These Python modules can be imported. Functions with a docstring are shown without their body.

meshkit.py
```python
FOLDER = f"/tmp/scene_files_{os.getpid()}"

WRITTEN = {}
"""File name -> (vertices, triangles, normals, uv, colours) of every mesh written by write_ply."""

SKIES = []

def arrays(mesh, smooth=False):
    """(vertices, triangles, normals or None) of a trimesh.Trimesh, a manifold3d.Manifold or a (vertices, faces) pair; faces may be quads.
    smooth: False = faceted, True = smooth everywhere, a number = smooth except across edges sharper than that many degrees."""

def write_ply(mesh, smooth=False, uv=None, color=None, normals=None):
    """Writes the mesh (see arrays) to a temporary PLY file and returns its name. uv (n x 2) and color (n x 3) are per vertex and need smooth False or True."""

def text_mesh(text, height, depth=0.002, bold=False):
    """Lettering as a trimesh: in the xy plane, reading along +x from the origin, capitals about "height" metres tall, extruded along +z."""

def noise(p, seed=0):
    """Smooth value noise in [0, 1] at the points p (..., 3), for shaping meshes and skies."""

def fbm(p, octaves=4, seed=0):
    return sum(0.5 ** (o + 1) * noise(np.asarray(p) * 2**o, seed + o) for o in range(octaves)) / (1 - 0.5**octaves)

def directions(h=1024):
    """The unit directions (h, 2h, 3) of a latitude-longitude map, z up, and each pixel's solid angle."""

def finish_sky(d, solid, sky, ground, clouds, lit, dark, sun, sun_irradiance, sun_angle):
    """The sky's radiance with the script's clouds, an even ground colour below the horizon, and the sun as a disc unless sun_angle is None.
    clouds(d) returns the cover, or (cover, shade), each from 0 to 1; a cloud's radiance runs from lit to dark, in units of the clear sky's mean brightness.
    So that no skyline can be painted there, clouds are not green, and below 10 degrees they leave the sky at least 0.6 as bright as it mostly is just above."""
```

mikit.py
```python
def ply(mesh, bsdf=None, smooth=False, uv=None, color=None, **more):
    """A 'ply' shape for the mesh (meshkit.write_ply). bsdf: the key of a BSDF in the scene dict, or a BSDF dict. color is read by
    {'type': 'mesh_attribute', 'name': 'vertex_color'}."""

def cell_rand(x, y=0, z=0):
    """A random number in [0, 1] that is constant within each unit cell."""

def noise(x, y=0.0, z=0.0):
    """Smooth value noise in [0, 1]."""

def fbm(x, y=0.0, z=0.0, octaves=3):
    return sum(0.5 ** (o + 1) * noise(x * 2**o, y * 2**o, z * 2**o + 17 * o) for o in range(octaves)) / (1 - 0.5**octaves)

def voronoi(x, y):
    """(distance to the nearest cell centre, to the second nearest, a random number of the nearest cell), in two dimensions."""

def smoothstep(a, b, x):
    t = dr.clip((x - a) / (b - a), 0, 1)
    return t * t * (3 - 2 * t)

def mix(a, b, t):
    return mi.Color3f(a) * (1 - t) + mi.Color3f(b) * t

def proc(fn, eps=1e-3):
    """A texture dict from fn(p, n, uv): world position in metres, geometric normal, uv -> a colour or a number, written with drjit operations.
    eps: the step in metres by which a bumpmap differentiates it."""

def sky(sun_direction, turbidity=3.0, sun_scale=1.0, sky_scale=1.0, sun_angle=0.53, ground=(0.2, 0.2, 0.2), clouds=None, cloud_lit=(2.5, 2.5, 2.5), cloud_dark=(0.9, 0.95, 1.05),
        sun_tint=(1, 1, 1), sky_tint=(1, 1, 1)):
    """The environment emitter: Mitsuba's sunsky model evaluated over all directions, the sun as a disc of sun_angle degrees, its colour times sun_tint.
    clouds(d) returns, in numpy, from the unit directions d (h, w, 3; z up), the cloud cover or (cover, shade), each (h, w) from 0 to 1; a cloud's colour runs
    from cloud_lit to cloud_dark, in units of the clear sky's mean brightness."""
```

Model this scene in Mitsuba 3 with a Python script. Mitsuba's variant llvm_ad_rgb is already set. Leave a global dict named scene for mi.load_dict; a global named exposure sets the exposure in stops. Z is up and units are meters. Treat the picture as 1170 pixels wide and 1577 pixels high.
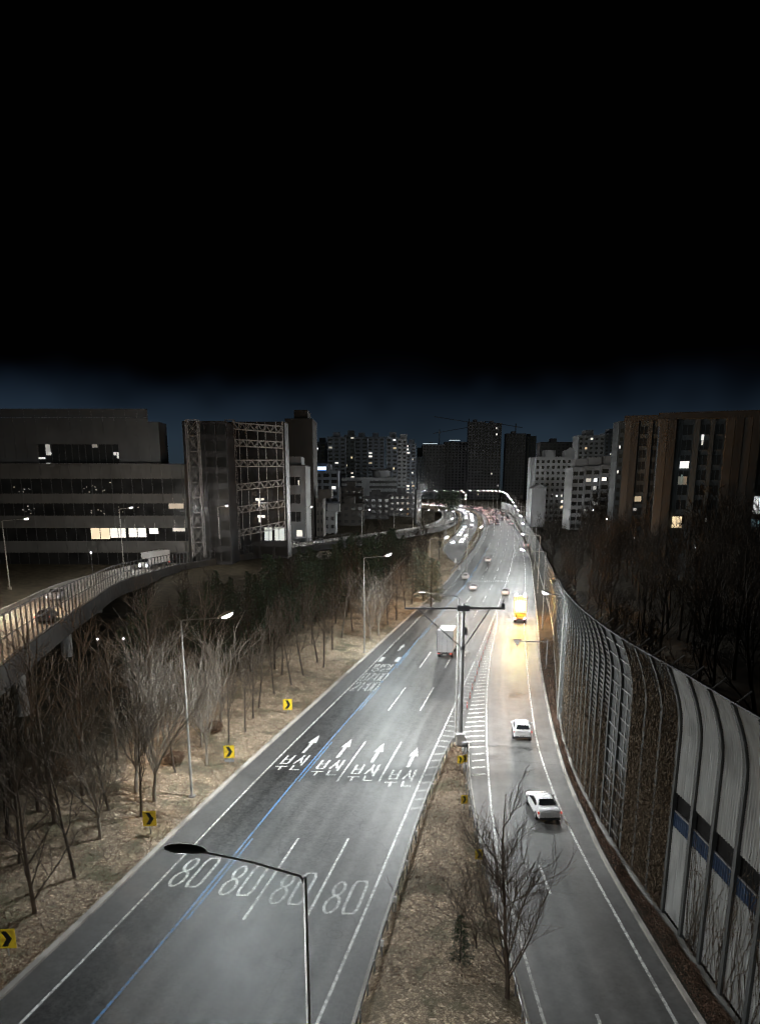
import math, random
import numpy as np, trimesh, mitsuba as mi, drjit as dr
import mikit, meshkit
from mikit import noise, fbm, smoothstep, mix, cell_rand, proc, voronoi
from scipy.interpolate import PchipInterpolator as Pchip
from shapely.geometry import LineString, Polygon
from shapely.ops import unary_union
T = mi.ScalarTransform4f
rng = np.random.default_rng(7)
random.seed(7)

# ------------------------------------------------------------------ camera, sky, exposure
F, CX, CY, TH, CH = 1190.0, 585.0, 1054.0, math.radians(14.1), 25.0      # focal length and principal point in pixels of the 1170 x 1577 photograph
exposure = 0.0
scene, labels = {'type': 'scene'}, {}
fwd = [0, math.cos(TH), -math.sin(TH)]
scene['camera'] = {'type': 'perspective', 'fov_axis': 'x', 'fov': math.degrees(2 * math.atan(585 / F)), 'near_clip': 0.5, 'far_clip': 9000.0,
                   'principal_point_offset_y': -(CY - 788.5) / 1577,
                   'to_world': T().look_at(origin=[0, 0, CH], target=[fwd[0], fwd[1], CH + fwd[2]], up=[0, 0, 1])}
SKY, LAMP = 0.33, 6.4

def sky_fade(d):  # made-up cover that fades the night sky to dark upward
    el = np.degrees(np.arcsin(np.clip(d[..., 2], -1, 1)))
    n = meshkit.fbm(d * 5.0, 4, 3)
    c = np.clip((el + 8 * (n - 0.5) - 2.2) / 7.0, 0, 1)
    return c * c * (3 - 2 * c), 1.0

scene['sky'] = {**mikit.sky([0.25, -1, 0.2], turbidity=4, sun_scale=0.0, sky_scale=SKY, sky_tint=(0.48, 0.7, 1.25), clouds=sky_fade,
                            cloud_lit=(0.2, 0.2, 0.24), cloud_dark=(0.02, 0.02, 0.025)), 'sampling_weight': 2.0}

# ------------------------------------------------------------------ helpers: rays of known pixels, curves of the road
def ray(px, py):
    u, v = (px - CX) / F, (py - CY) / F
    return np.array([u, math.cos(TH) - v * math.sin(TH), -math.sin(TH) - v * math.cos(TH)])

def at(px, py, D):
    r = ray(px, py)
    return np.array([0, 0, CH]) + r * (D / r[1])

def gnd(px, py, z=0.0):
    r = ray(px, py)
    return np.array([0, 0, CH]) + r * ((z - CH) / r[2])

def zr(y):
    t = np.clip((np.asarray(y, float) - 200) / 450, 0, 1)
    return 10 * t * t * (3 - 2 * t)

def curve(pts):
    a = np.array(sorted(pts), float)
    f = Pchip(a[:, 0], a[:, 1], extrapolate=True)
    return lambda y: f(np.asarray(y, float))

FARR = [(489, 80.8), (528, 86), (617, 93), (729, 96), (825, 84), (920, 61), (1000, 32), (1060, 5)]
xL = curve([(0, -24.1), (20, -20), (39, -15.95), (65, -10.9), (99, -3.7), (160, 9.0), (205, 18.4), (260, 28.8), (335, 43), (400, 54.2), (462, 63), (510, 68), (570, 72.3), (640, 74), (730, 71), (825, 59), (920, 37), (1000, 9), (1060, -17)])
mR = curve([(0, -9.6), (20, -5.6), (39.1, -1.6), (65, 3.7), (90, 9.1), (160, 24), (195, 31), (263, 44.3), (335, 57.5), (425, 72)] + FARR)
rL = curve([(0, 7.9), (20, 7.9), (39, 8.0), (47.4, 8.2), (55.7, 8.8), (70, 10.3), (91, 13), (115.4, 16.8), (149, 22.8), (164, 25.0)])
rR = curve([(0, 14.8), (20, 14.4), (39, 14.3), (46, 14.3), (56, 14.5), (70, 15.5), (91, 18.4), (115, 22.3), (145, 27.4), (212, 39.7), (284, 52.4), (382, 66.6)] + FARR)
cR = curve([(0, 16.2), (20, 15.6), (39, 15.3), (48, 15.4), (55.5, 15.8), (63.6, 16.4), (76, 17.9), (90, 20), (115, 24.1), (136, 28.1), (212, 41.8), (284, 54.4), (382, 68.4), (489, 82.5), (528, 87.8), (617, 95), (729, 98), (825, 86), (920, 63), (1000, 34), (1060, 7)])
wX = lambda y: cR(y) + np.interp(y, [0, 39, 55, 75, 90, 105, 128, 167, 267, 500], [1.8, 1.8, 1.2, 1.15, 1.6, 2.4, 3.0, 3.2, 2.2, 2.0])
wH = lambda y: np.interp(y, [0, 84, 100, 116, 150, 267, 450, 1000], [15.6, 15.6, 13.2, 11.0, 8.8, 7.7, 6.0, 6.0])
cL = lambda y: xL(y) - 2.1
bL = curve([(255, 25.6), (263, 27.0), (290, 31.8), (320, 37), (350, 42.3), (395, 50.0), (440, 56.5), (500, 63), (560, 68), (640, 70), (730, 67), (825, 55), (920, 33), (1000, 5), (1060, -21)])
bankL = lambda y: np.where(np.asarray(y) < 262, cL(y), np.minimum(cL(y) - 0.02, bL(y) - np.interp(y, [262, 300, 350, 395, 440, 500, 560, 640], [0, 1.2, 2.5, 2.5, 2, 1.6, 1.2, 1.0])))
slipL = lambda y: np.where(np.asarray(y) < 262, cL(y), bankL(y) - np.interp(y, [262, 285, 320, 1000], [0, 5, 9.5, 9.5]))

# viaduct / frontage road: its near edge
VP = np.array([(-22, 20, 10.3), (-26.5, 40, 10.2), (-31, 58, 9.9), (-36.5, 83, 9.4), (-41, 108, 9.1), (-45.5, 140, 8.7), (-45, 168, 8.3), (-38, 196, 8.1), (-22, 232, 8.2), (-6, 268, 8.4), (14, 325, 8.0), (33, 395, 7.6), (46, 470, 8.2), (52, 540, 9.2), (55, 620, 9.8)], float)
vs = np.r_[0, np.cumsum(np.linalg.norm(np.diff(VP[:, :2], axis=0), axis=1))]
vpx, vpy, vpz = (Pchip(vs, VP[:, k]) for k in range(3))
def vfr(s, off=0.0, up=0.0):
    t = np.array([float(vpx(s + .5) - vpx(s - .5)), float(vpy(s + .5) - vpy(s - .5))]); t /= np.linalg.norm(t)
    n = np.array([-t[1], t[0]])
    return np.array([float(vpx(s)) + n[0] * off, float(vpy(s)) + n[1] * off, float(vpz(s)) + up])
def s_of_y(y):
    return float(np.interp(y, VP[:, 1], vs))

def left_h(d, y):
    """height of the ground d metres left of the kerb, over the road's level"""
    a = np.interp(d, [0, 0.4, 2, 8, 14, 28, 40, 60, 400], [.1, .16, .3, .7, 1.1, 2.2, 4.0, 7.6, 9])
    b = np.interp(d, [0, 0.4, 2, 8, 14, 26, 40, 60, 400], [.1, .16, .3, .8, 1.3, 5.0, 7.0, 7.8, 9])
    t = np.clip((np.asarray(y) - 110) / 50, 0, 1)
    return a * (1 - t) + b * t
def left_z(x, y):
    x, y = np.asarray(x, float), np.asarray(y, float)
    d = np.maximum(slipL(y) - x, 0)
    base = zr(y) * np.interp(d, [0, 30, 80], [1, .5, .15])
    return base + left_h(d, y) + (meshkit.noise(np.stack([x * .35, y * .35, 0 * x], -1)) - .5) * np.interp(d, [0, 1.5, 6], [0, .1, .45])
def right_z(x, y):
    x, y = np.asarray(x, float), np.asarray(y, float)
    e = np.maximum(x - cR(y), 0)
    base = zr(y) * np.interp(e, [0, 60, 150], [1, .6, .3])
    return base + np.interp(e, [0, .3, 2, 5, 10, 25, 60, 150, 400], [.1, .2, .3, .4, 1.5, 5, 8, 10, 11]) + (meshkit.noise(np.stack([x * .3, y * .3, 0 * x + 3], -1)) - .5) * np.interp(e, [0, 1, 8], [0, .12, .5])

# ------------------------------------------------------------------ helpers: meshes
def unit(v):
    v = np.asarray(v, float); return v / (np.linalg.norm(v) + 1e-12)

BOXF = np.array([[0, 2, 3, 1], [4, 5, 7, 6], [0, 1, 5, 4], [2, 6, 7, 3], [0, 4, 6, 2], [1, 3, 7, 5]])
class MB:
    def __init__(self): self.v, self.f, self.n = [], [], 0
    def add(self, v, f):
        v, f = np.asarray(v, float), np.asarray(f, int)
        if f.shape[1] == 4: f = np.vstack([f[:, [0, 1, 2]], f[:, [0, 2, 3]]])
        self.v.append(v); self.f.append(f + self.n); self.n += len(v); return self
    def box(self, x0, x1, y0, y1, z0, z1):
        v = np.array([[x, y, z] for x in (x0, x1) for y in (y0, y1) for z in (z0, z1)])[[0, 1, 2, 3, 4, 5, 6, 7]]
        return self.add(v, [[0, 1, 3, 2], [4, 6, 7, 5], [0, 4, 5, 1], [2, 3, 7, 6], [0, 2, 6, 4], [1, 5, 7, 3]])
    def beam(self, p, q, w, h=None, up=(0, 0, 1)):
        p, q = np.asarray(p, float), np.asarray(q, float); h = h or w
        t = unit(q - p); up = np.asarray(up, float)
        if abs(t @ unit(up)) > .98: up = np.array([0, 1, 0.]) if abs(t[1]) < .9 else np.array([1., 0, 0])
        a = unit(np.cross(t, up)); b = np.cross(a, t)
        c = [p + a * sx * w / 2 + b * sy * h / 2 for sx in (-1, 1) for sy in (-1, 1)] + [q + a * sx * w / 2 + b * sy * h / 2 for sx in (-1, 1) for sy in (-1, 1)]
        return self.add(c, [[0, 1, 3, 2], [4, 6, 7, 5], [0, 4, 5, 1], [2, 3, 7, 6], [0, 2, 6, 4], [1, 5, 7, 3]])
    def tube(self, pts, r, sides=8, cap=True):
        p = np.asarray(pts, float); r = np.broadcast_to(np.asarray(r, float), (len(p),))
        t = np.gradient(p, axis=0); t /= np.linalg.norm(t, axis=1, keepdims=True) + 1e-12
        ref = np.array([0, 0, 1.]) if abs(t[:, 2]).mean() < .8 else np.array([1., 0, 0])
        a = np.cross(t, ref); a /= np.linalg.norm(a, axis=1, keepdims=True) + 1e-12; b = np.cross(t, a)
        ang = np.arange(sides) * 2 * np.pi / sides
        v = (p[:, None] + r[:, None, None] * (np.cos(ang)[None, :, None] * a[:, None] + np.sin(ang)[None, :, None] * b[:, None])).reshape(-1, 3)
        i, j = np.meshgrid(np.arange(len(p) - 1), np.arange(sides), indexing='ij')
        q = np.stack([i * sides + j, i * sides + (j + 1) % sides, (i + 1) * sides + (j + 1) % sides, (i + 1) * sides + j], -1).reshape(-1, 4)
        self.add(v, q)
        if cap:
            for k, o in ((0, -1), (len(p) - 1, 1)):
                c = np.vstack([v[k * sides:(k + 1) * sides], p[k]])
                f = np.array([[m, (m + 1) % sides, sides] for m in range(sides)])
                self.add(c, f[:, ::o])
        return self
    def grid(self, P):
        """P (n, m, 3)"""
        n, m = P.shape[:2]
        i, j = np.meshgrid(np.arange(n - 1), np.arange(m - 1), indexing='ij')
        q = np.stack([i * m + j, i * m + j + 1, (i + 1) * m + j + 1, (i + 1) * m + j], -1).reshape(-1, 4)
        return self.add(P.reshape(-1, 3), q)
    def poly(self, shape, fn):
        for g in getattr(shape, 'geoms', [shape]):
            if g.area < 1e-6: continue
            v, f = trimesh.creation.triangulate_polygon(g, engine='earcut')
            self.add(np.array([fn(*p) for p in v]), f)
        return self
    def mesh(self):
        return np.vstack(self.v), np.vstack(self.f)
    def moved(self, M):
        v, f = self.mesh(); return v @ M[:3, :3].T + M[:3, 3], f

def xf(x, y, z, rz=0.0, s=1.0):
    c, n = math.cos(rz) * s, math.sin(rz) * s
    return np.array([[c, -n, 0, x], [n, c, 0, y], [0, 0, s, z], [0, 0, 0, 1.0]])
def ap(M, v):
    return np.asarray(v, float) @ M[:3, :3].T + M[:3, 3]

counts = {}
def numbered(name):
    k = counts.get(name, 0); counts[name] = k + 1
    return name if k == 0 else f'{name}_{k:03d}'
def thing(name, label, cat, group=None):
    key = numbered(name); labels[key] = {'label': label, 'category': cat}
    if group: labels[key]['group'] = group
    return key
def put(key, mesh, mat, smooth=False, **more):
    if isinstance(mesh, MB): mesh = mesh.mesh()
    scene[key] = mikit.ply(mesh, mat, smooth=smooth, **more); return key
def part(parent, name, mesh, mat, smooth=False, label=None, kind=None, **more):
    key = numbered(parent + '__' + name); put(key, mesh, mat, smooth, **more)
    if label or kind: labels[key] = {**({'label': label} if label else {}), **({'kind': kind} if kind else {})}
    return key
def struct(name, mesh, mat, label=None, smooth=False, kind='structure', cat=None, **more):
    key = numbered(name); put(key, mesh, mat, smooth, **more)
    labels[key] = {'kind': kind, **({'label': label} if label else {}), **({'category': cat} if cat else {})}
    return key
def one(name, label, cat, mesh, mat, smooth=False, group=None, **more):
    key = thing(name, label, cat, group); return put(key, mesh, mat, smooth, **more)
def glow(rgb, k, w=0.0):
    return {'emitter': {'type': 'area', 'radiance': {'type': 'rgb', 'value': [float(c * k) for c in rgb]}, 'sampling_weight': float(w)}}

def ribbon(xa, xb, ys, zf, cols=2, uvx=None):
    """a sheet between two curves x = xa(y), xb(y); uv = (metres right of uvx, y)"""
    ys = np.asarray(ys, float); t = np.linspace(0, 1, cols)
    A, B = np.asarray(xa(ys), float), np.asarray(xb(ys), float)
    X = A[:, None] * (1 - t) + B[:, None] * t
    Y = np.repeat(ys[:, None], cols, 1)
    P = np.stack([X, Y, zf(X, Y)], -1)
    m = MB().grid(P).mesh()
    uv = None if uvx is None else np.stack([(X - np.asarray(uvx(ys))[:, None]).ravel(), Y.ravel()], -1)
    return m, uv

# ------------------------------------------------------------------ materials
def rgb(*c): return {'type': 'rgb', 'value': [float(x) for x in (c if len(c) == 3 else c * 3)]}
def mat(name, color, rough=.6, metal=0.0, spec=.4, bump=None, two=True):
    col = proc(color) if callable(color) else rgb(*color)
    b = {'type': 'principled', 'base_color': col, 'roughness': rough, 'metallic': metal, 'specular': spec}
    if bump: b = {'type': 'bumpmap', 'arbitrary': proc(bump[0], eps=bump[2] if len(bump) > 2 else .02), 'scale': bump[1], 'bsdf': b}
    scene[name] = {'type': 'twosided', 'bsdf': b} if two else b
    return name

def wear(u, y, w):                   # two wheel tracks per lane of width w, drifting a little
    ph = (u + .12 * noise(y * .05, 3.0)) / w
    f = ph - dr.floor(ph)
    return dr.exp(-dr.square((f - .27) / .1)) + dr.exp(-dr.square((f - .73) / .1))
def asphalt_main(p, n, uv):
    u, y = uv.x, uv.y
    g = fbm(p.x * 1.3, p.y * 1.3, 0, 3)
    fine = noise(p.x * 16, p.y * 16) + 1.1 * (noise(p.x * 6, p.y * 6, 4.0) - .5)
    long = noise(u * 2.2, y * .035, 5.0)
    base = .082 + .034 * (g - .5) + .03 * (fine - .5) + .03 * (long - .5)
    lane = smoothstep(.1, .25, u) * (1 - smoothstep(3.6, 3.75, u))                   # newer, darker surface in the bus lane
    sh = 1 - smoothstep(-.2, .0, u)
    tr = wear(u - 3.72, y, 3.7) * (1 - lane) * (1 - sh) * smoothstep(3.6, 3.8, u) * (1 - smoothstep(14.8, 15, u))
    base = base + .03 * tr * (.55 + .7 * noise(y * .02, u * .6)) - .046 * lane + .016 * lane * wear(u, y, 3.6)
    seam = dr.exp(-dr.square((u - 11.3 - .06 * noise(y * .6)) / .035)) * smoothstep(.45, .6, noise(y * .12, 8.0))
    patch = smoothstep(.62, .66, noise(u * .45, y * .06, 9.0)) * (1 - lane)
    a_, b_, c_ = voronoi(p.x * .22 + .5 * noise(p.x * .7, p.y * .7), p.y * .13 + .5 * noise(p.x * .6, p.y * .6, 3.0))
    crack = (1 - smoothstep(.0, .02, b_ - a_)) * smoothstep(.35, .6, noise(p.x * .08, p.y * .05, 2.0))
    drip = smoothstep(.62, .8, fbm(u * 1.1, y * .09, 7.0, 3))
    base = base * (1 - .45 * crack) * (1 - .16 * drip)
    joint = dr.exp(-dr.square((y - 72.2 - .05 * u) / .05))
    base = base * (1 - .35 * seam) * (1 - .26 * patch) * (1 - .4 * joint)
    base = mix(base, .108 + .03 * (g - .5) + .02 * (fine - .5), sh)
    return mi.Color3f(base * .74) * mi.Color3f(1, .98, .945)
def asphalt_ramp(p, n, uv):
    u, y = uv.x, uv.y
    g = fbm(p.x * 1.1, p.y * 1.1, 2, 3); fine = noise(p.x * 16, p.y * 16, 3) + 1.1 * (noise(p.x * 6, p.y * 6, 4.0) - .5)
    long = noise(u * 2.5, y * .04, 2.0)
    base = .08 + .045 * (g - .5) + .02 * (fine - .5) + .03 * (long - .5) + .018 * wear(u - 1.2, y, 3.4)
    j1 = dr.exp(-dr.square((y - 70.3 + .28 * u) / .07)); j2 = dr.exp(-dr.square((y - 118 + .1 * u) / .08))
    wet = smoothstep(.58, .7, noise(p.x * .28, p.y * .12, 4.0))
    base = base * (1 - .45 * j1) * (1 - .35 * j2) * (1 - .22 * wet)
    return mi.Color3f(base) * mi.Color3f(1, .98, .94)
mat('asphalt_main', asphalt_main, .5, spec=.45, bump=(lambda p, n, uv: fbm(p.x * 22, p.y * 22, 0, 2), .01))
mat('asphalt_ramp', asphalt_ramp, .5, spec=.45, bump=(lambda p, n, uv: fbm(p.x * 22, p.y * 22, 0, 2), .01))
mat('asphalt_plain', lambda p, n, uv: mi.Color3f(.085 + .03 * (fbm(p.x, p.y) - .5)) * mi.Color3f(1, .98, .95), .7)
def worn(c, k=.45):
    def fn(p, n, uv):
        w = smoothstep(.5 - k * .2, .62, fbm(p.x * 5, p.y * 5, 0, 3)) * .55 + .25 * noise(p.x * 1.1, p.y * .5)
        return mix(c, (.15, .15, .145), w)
    return fn
mat('paint_white', worn((.74, .74, .71), .3), .55)
mat('paint_faded', worn((.62, .62, .6), .9), .6)
mat('paint_ghost', worn((.24, .24, .23), .9), .6)
mat('paint_blue', worn((.06, .21, .42), .3), .5)
mat('paint_pink', worn((.56, .5, .46), .8), .6)
def concrete_fn(p, n, uv):
    s = fbm(p.x * .9, p.y * .9, p.z * .9, 4)
    st = smoothstep(.5, .8, noise(p.x * .5, p.y * .5, p.z * .25))
    return mi.Color3f(.3 + .14 * (s - .5) - .09 * st) * mi.Color3f(1, .97, .91)
mat('deck_grey', lambda p, n, uv: mi.Color3f(.2 + .07 * (fbm(p.x * .8, p.y * .8) - .5)) * mi.Color3f(1, .95, .88), .75)
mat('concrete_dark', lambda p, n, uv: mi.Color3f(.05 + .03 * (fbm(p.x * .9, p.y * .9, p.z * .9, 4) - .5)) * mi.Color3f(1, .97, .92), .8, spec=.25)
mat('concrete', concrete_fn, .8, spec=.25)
mat('kerb_concrete', lambda p, n, uv: mi.Color3f((.43 + .12 * (fbm(p.x * 2, p.y * 2, 0, 3) - .5)) * (1 - .35 * smoothstep(.55, .75, noise(p.x * .6, p.y * .6)))) * mi.Color3f(1, .95, .87), .8, spec=.25)
def leaf_litter(p, n, uv):
    a, b, c = voronoi(p.x * 7 + 2 * noise(p.x * 3, p.y * 3), p.y * 7)
    big = fbm(p.x * .3, p.y * .3, 0, 3)
    col = mix((.17, .13, .088), (.46, .365, .26), c)
    col = mix(col, (.6, .5, .38), smoothstep(.88, .97, c))
    col = col * 1.22 * (.62 + .5 * smoothstep(.1, .45, b - a)) * (.75 + .5 * big)
    col = mix(col, mi.Color3f(.1, .085, .055), smoothstep(.5, .75, fbm(p.x * .45, p.y * .45, 4.0, 4)) * .75)
    return mix(col, mi.Color3f(.085, .09, .045), smoothstep(.56, .72, fbm(p.x * .8, p.y * .8, 9.0, 3)) * .5)
mat('leaf_litter', leaf_litter, .85, spec=.2, bump=(lambda p, n, uv: voronoi(p.x * 7, p.y * 7)[0] + .6 * noise(p.x * 3, p.y * 3), .09, .03))
def slope_soil(p, n, uv):                                # leaf litter at the open edge, shade of the wood painted dark beyond it
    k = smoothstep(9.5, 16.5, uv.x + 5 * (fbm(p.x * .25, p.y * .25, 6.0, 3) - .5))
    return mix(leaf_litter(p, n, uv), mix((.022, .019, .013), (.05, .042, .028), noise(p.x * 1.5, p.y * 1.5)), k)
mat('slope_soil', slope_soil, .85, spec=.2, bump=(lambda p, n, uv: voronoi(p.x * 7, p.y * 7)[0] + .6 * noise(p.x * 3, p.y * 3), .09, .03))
mat('dark_soil', lambda p, n, uv: mix((.02, .017, .013), (.045, .038, .027), fbm(p.x * .6, p.y * .6)), .9, spec=.15)
mat('city_soil', lambda p, n, uv: mix((.05, .05, .05), (.09, .085, .08), fbm(p.x * .1, p.y * .1)), .9, spec=.15)
def bark(a, b):
    return lambda p, n, uv: mix(a, b, fbm(p.x * 6, p.y * 6, p.z * 2.2, 3))
mat('bark_grey', bark((.13, .112, .09), (.3, .265, .22)), .85, spec=.2)
mat('bark_shaded', bark((.045, .036, .028), (.13, .105, .08)), .85, spec=.2)  # bark painted darker so trunks away from the lamps read as silhouettes
mat('bark_brown', bark((.06, .048, .037), (.145, .11, .084)), .85, spec=.2)
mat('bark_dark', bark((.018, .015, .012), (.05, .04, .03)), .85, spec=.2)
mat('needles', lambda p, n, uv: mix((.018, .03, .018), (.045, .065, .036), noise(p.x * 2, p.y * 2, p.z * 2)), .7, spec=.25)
mat('needles_lit', lambda p, n, uv: mix((.06, .085, .06), (.16, .18, .14), noise(p.x * 2, p.y * 2, p.z * 2)), .7, spec=.3)  # paler copy of the needles, lamp light painted into the colour
mat('dry_leaf', lambda p, n, uv: mix((.09, .055, .035), (.26, .17, .11), noise(p.x * 5, p.y * 5, p.z * 5)), .8, spec=.2)
mat('red_leaf', lambda p, n, uv: mix((.07, .05, .032), (.24, .15, .11), noise(p.x * 6, p.y * 6, p.z * 6)), .8, spec=.2)
mat('ivy_dry', lambda p, n, uv: mix((.05, .04, .028), (.2, .15, .1), noise(p.x * 7, p.y * 7, p.z * 5)), .85, spec=.2)
mat('galvanised', lambda p, n, uv: mi.Color3f(.42 + .1 * (noise(p.x * 3, p.y * 3, p.z * 1.5) - .5)), .42, .5)
mat('pole_grey', lambda p, n, uv: mi.Color3f(.46 + .1 * (noise(p.x * 3, p.y * 3, p.z * 1.5) - .5)) * mi.Color3f(1, .98, .93), .5, .05)
mat('steel_grey', lambda p, n, uv: mi.Color3f(.27 + .08 * (noise(p.x * 2, p.y * 2, p.z * 1.2) - .5)), .5, .35)
mat('steel_dark', (.07, .072, .075), .5, .3)
mat('lamp_casing', (.5, .49, .46), .45, .15)
mat('lens', (.8, .8, .78), .2)
def panel_fn(p, n, uv):
    drip = noise(p.x * 9 + p.y * 9, p.z * .35, 2.0)
    d2 = smoothstep(.5, .85, fbm(p.x * .7, p.y * .7, p.z * .4, 3))
    return mi.Color3f(.5 + .12 * (drip - .5)) * mi.Color3f(.97, 1, .99) * (1 - .35 * d2)
mat('wall_panel', panel_fn, .5, spec=.35)
mat('wall_louvre', lambda p, n, uv: mi.Color3f(.22 - .12 * smoothstep(.45, .8, fbm(p.x * .8, p.y * .8, p.z * .5, 3))) * mi.Color3f(1, .98, .93), .5, .2)
mat('wall_blue', lambda p, n, uv: mix((.025, .05, .11), (.045, .08, .15), noise(p.x * 4 + p.y * 4, p.z * .6)), .4)
mat('wall_glass', (.008, .008, .008), .7, spec=.1)  # near-black: the dark band, and painted shade behind the louvres
mat('wall_post', (.085, .09, .09), .5, .2)
mat('sign_yellow', lambda p, n, uv: mix((.95, .7, .04), (.75, .52, .04), smoothstep(.5, .8, noise(p.x * 4, p.y * 4, p.z * 4))), .45)
mat('sign_black', (.012, .012, .012), .5)
mat('sign_white', (.75, .75, .73), .45)
mat('sign_red', (.5, .03, .03), .45)
mat('sign_grey', (.22, .22, .22), .6)
mat('car_white', lambda p, n, uv: mi.Color3f(.82 - .1 * smoothstep(.4, .9, fbm(p.x * 1.5, p.y * 1.5, p.z * 3))), .3, spec=.5)
mat('car_silver', (.42, .43, .45), .3, .3)
mat('car_dark', (.045, .048, .055), .25)
mat('car_red', (.35, .03, .03), .3)
mat('car_glass', (.012, .013, .015), .12, spec=.5)
mat('tyre', (.02, .02, .02), .85, spec=.2)
mat('wheel_rim', (.5, .5, .5), .35, .7)
mat('plate', (.7, .71, .68), .5)
mat('tail_red', (.38, .012, .012), .2)
mat('head_lens', (.7, .7, .7), .15)
mat('truck_orange', (.62, .2, .03), .45)
mat('bldg_glass', lambda p, n, uv: mi.Color3f(.012 + .016 * noise(p.x * .5, p.y * .5, p.z * .5)), .12, spec=.5)
def cladding(c, k=.2):
    return lambda p, n, uv: mi.Color3f(c) * (1 - k * smoothstep(.4, .8, fbm(p.x * .25, p.y * .25, p.z * .12, 4)) + .06 * (noise(p.x * 3, p.y * 3, p.z * .4) - .5))
mat('clad_grey', cladding((.115, .113, .108)), .6)
mat('clad_panel', cladding((.1, .105, .11)), .55)
mat('clad_brown', cladding((.05, .047, .043)), .7)
mat('clad_tan', cladding((.085, .079, .071)), .7)
mat('clad_dark', cladding((.05, .05, .052)), .6)
mat('clad_white', cladding((.5, .52, .54), .15), .65)
mat('clad_blue', cladding((.15, .17, .2)), .65)
mat('clad_pale', cladding((.28, .29, .3)), .65)
mat('clad_teal', cladding((.07, .083, .09)), .65)
mat('clad_tower', cladding((.24, .235, .25)), .7)
mat('clad_black', cladding((.022, .022, .025)), .5)
mat('brick_red', cladding((.17, .09, .065)), .75)
mat('roof_dark', cladding((.06, .06, .06)), .8)
for nm, c in (('lit_cool', (.8, .82, .8)), ('lit_warm', (.8, .7, .55))):
    mat(nm, c, .6)
COOL, WARM, NEUT, AMBER, REDL = (.97, 1.0, .99), (1.0, .78, .5), (1.0, .95, .86), (1.0, .43, .05), (1.0, .12, .08)

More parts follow.
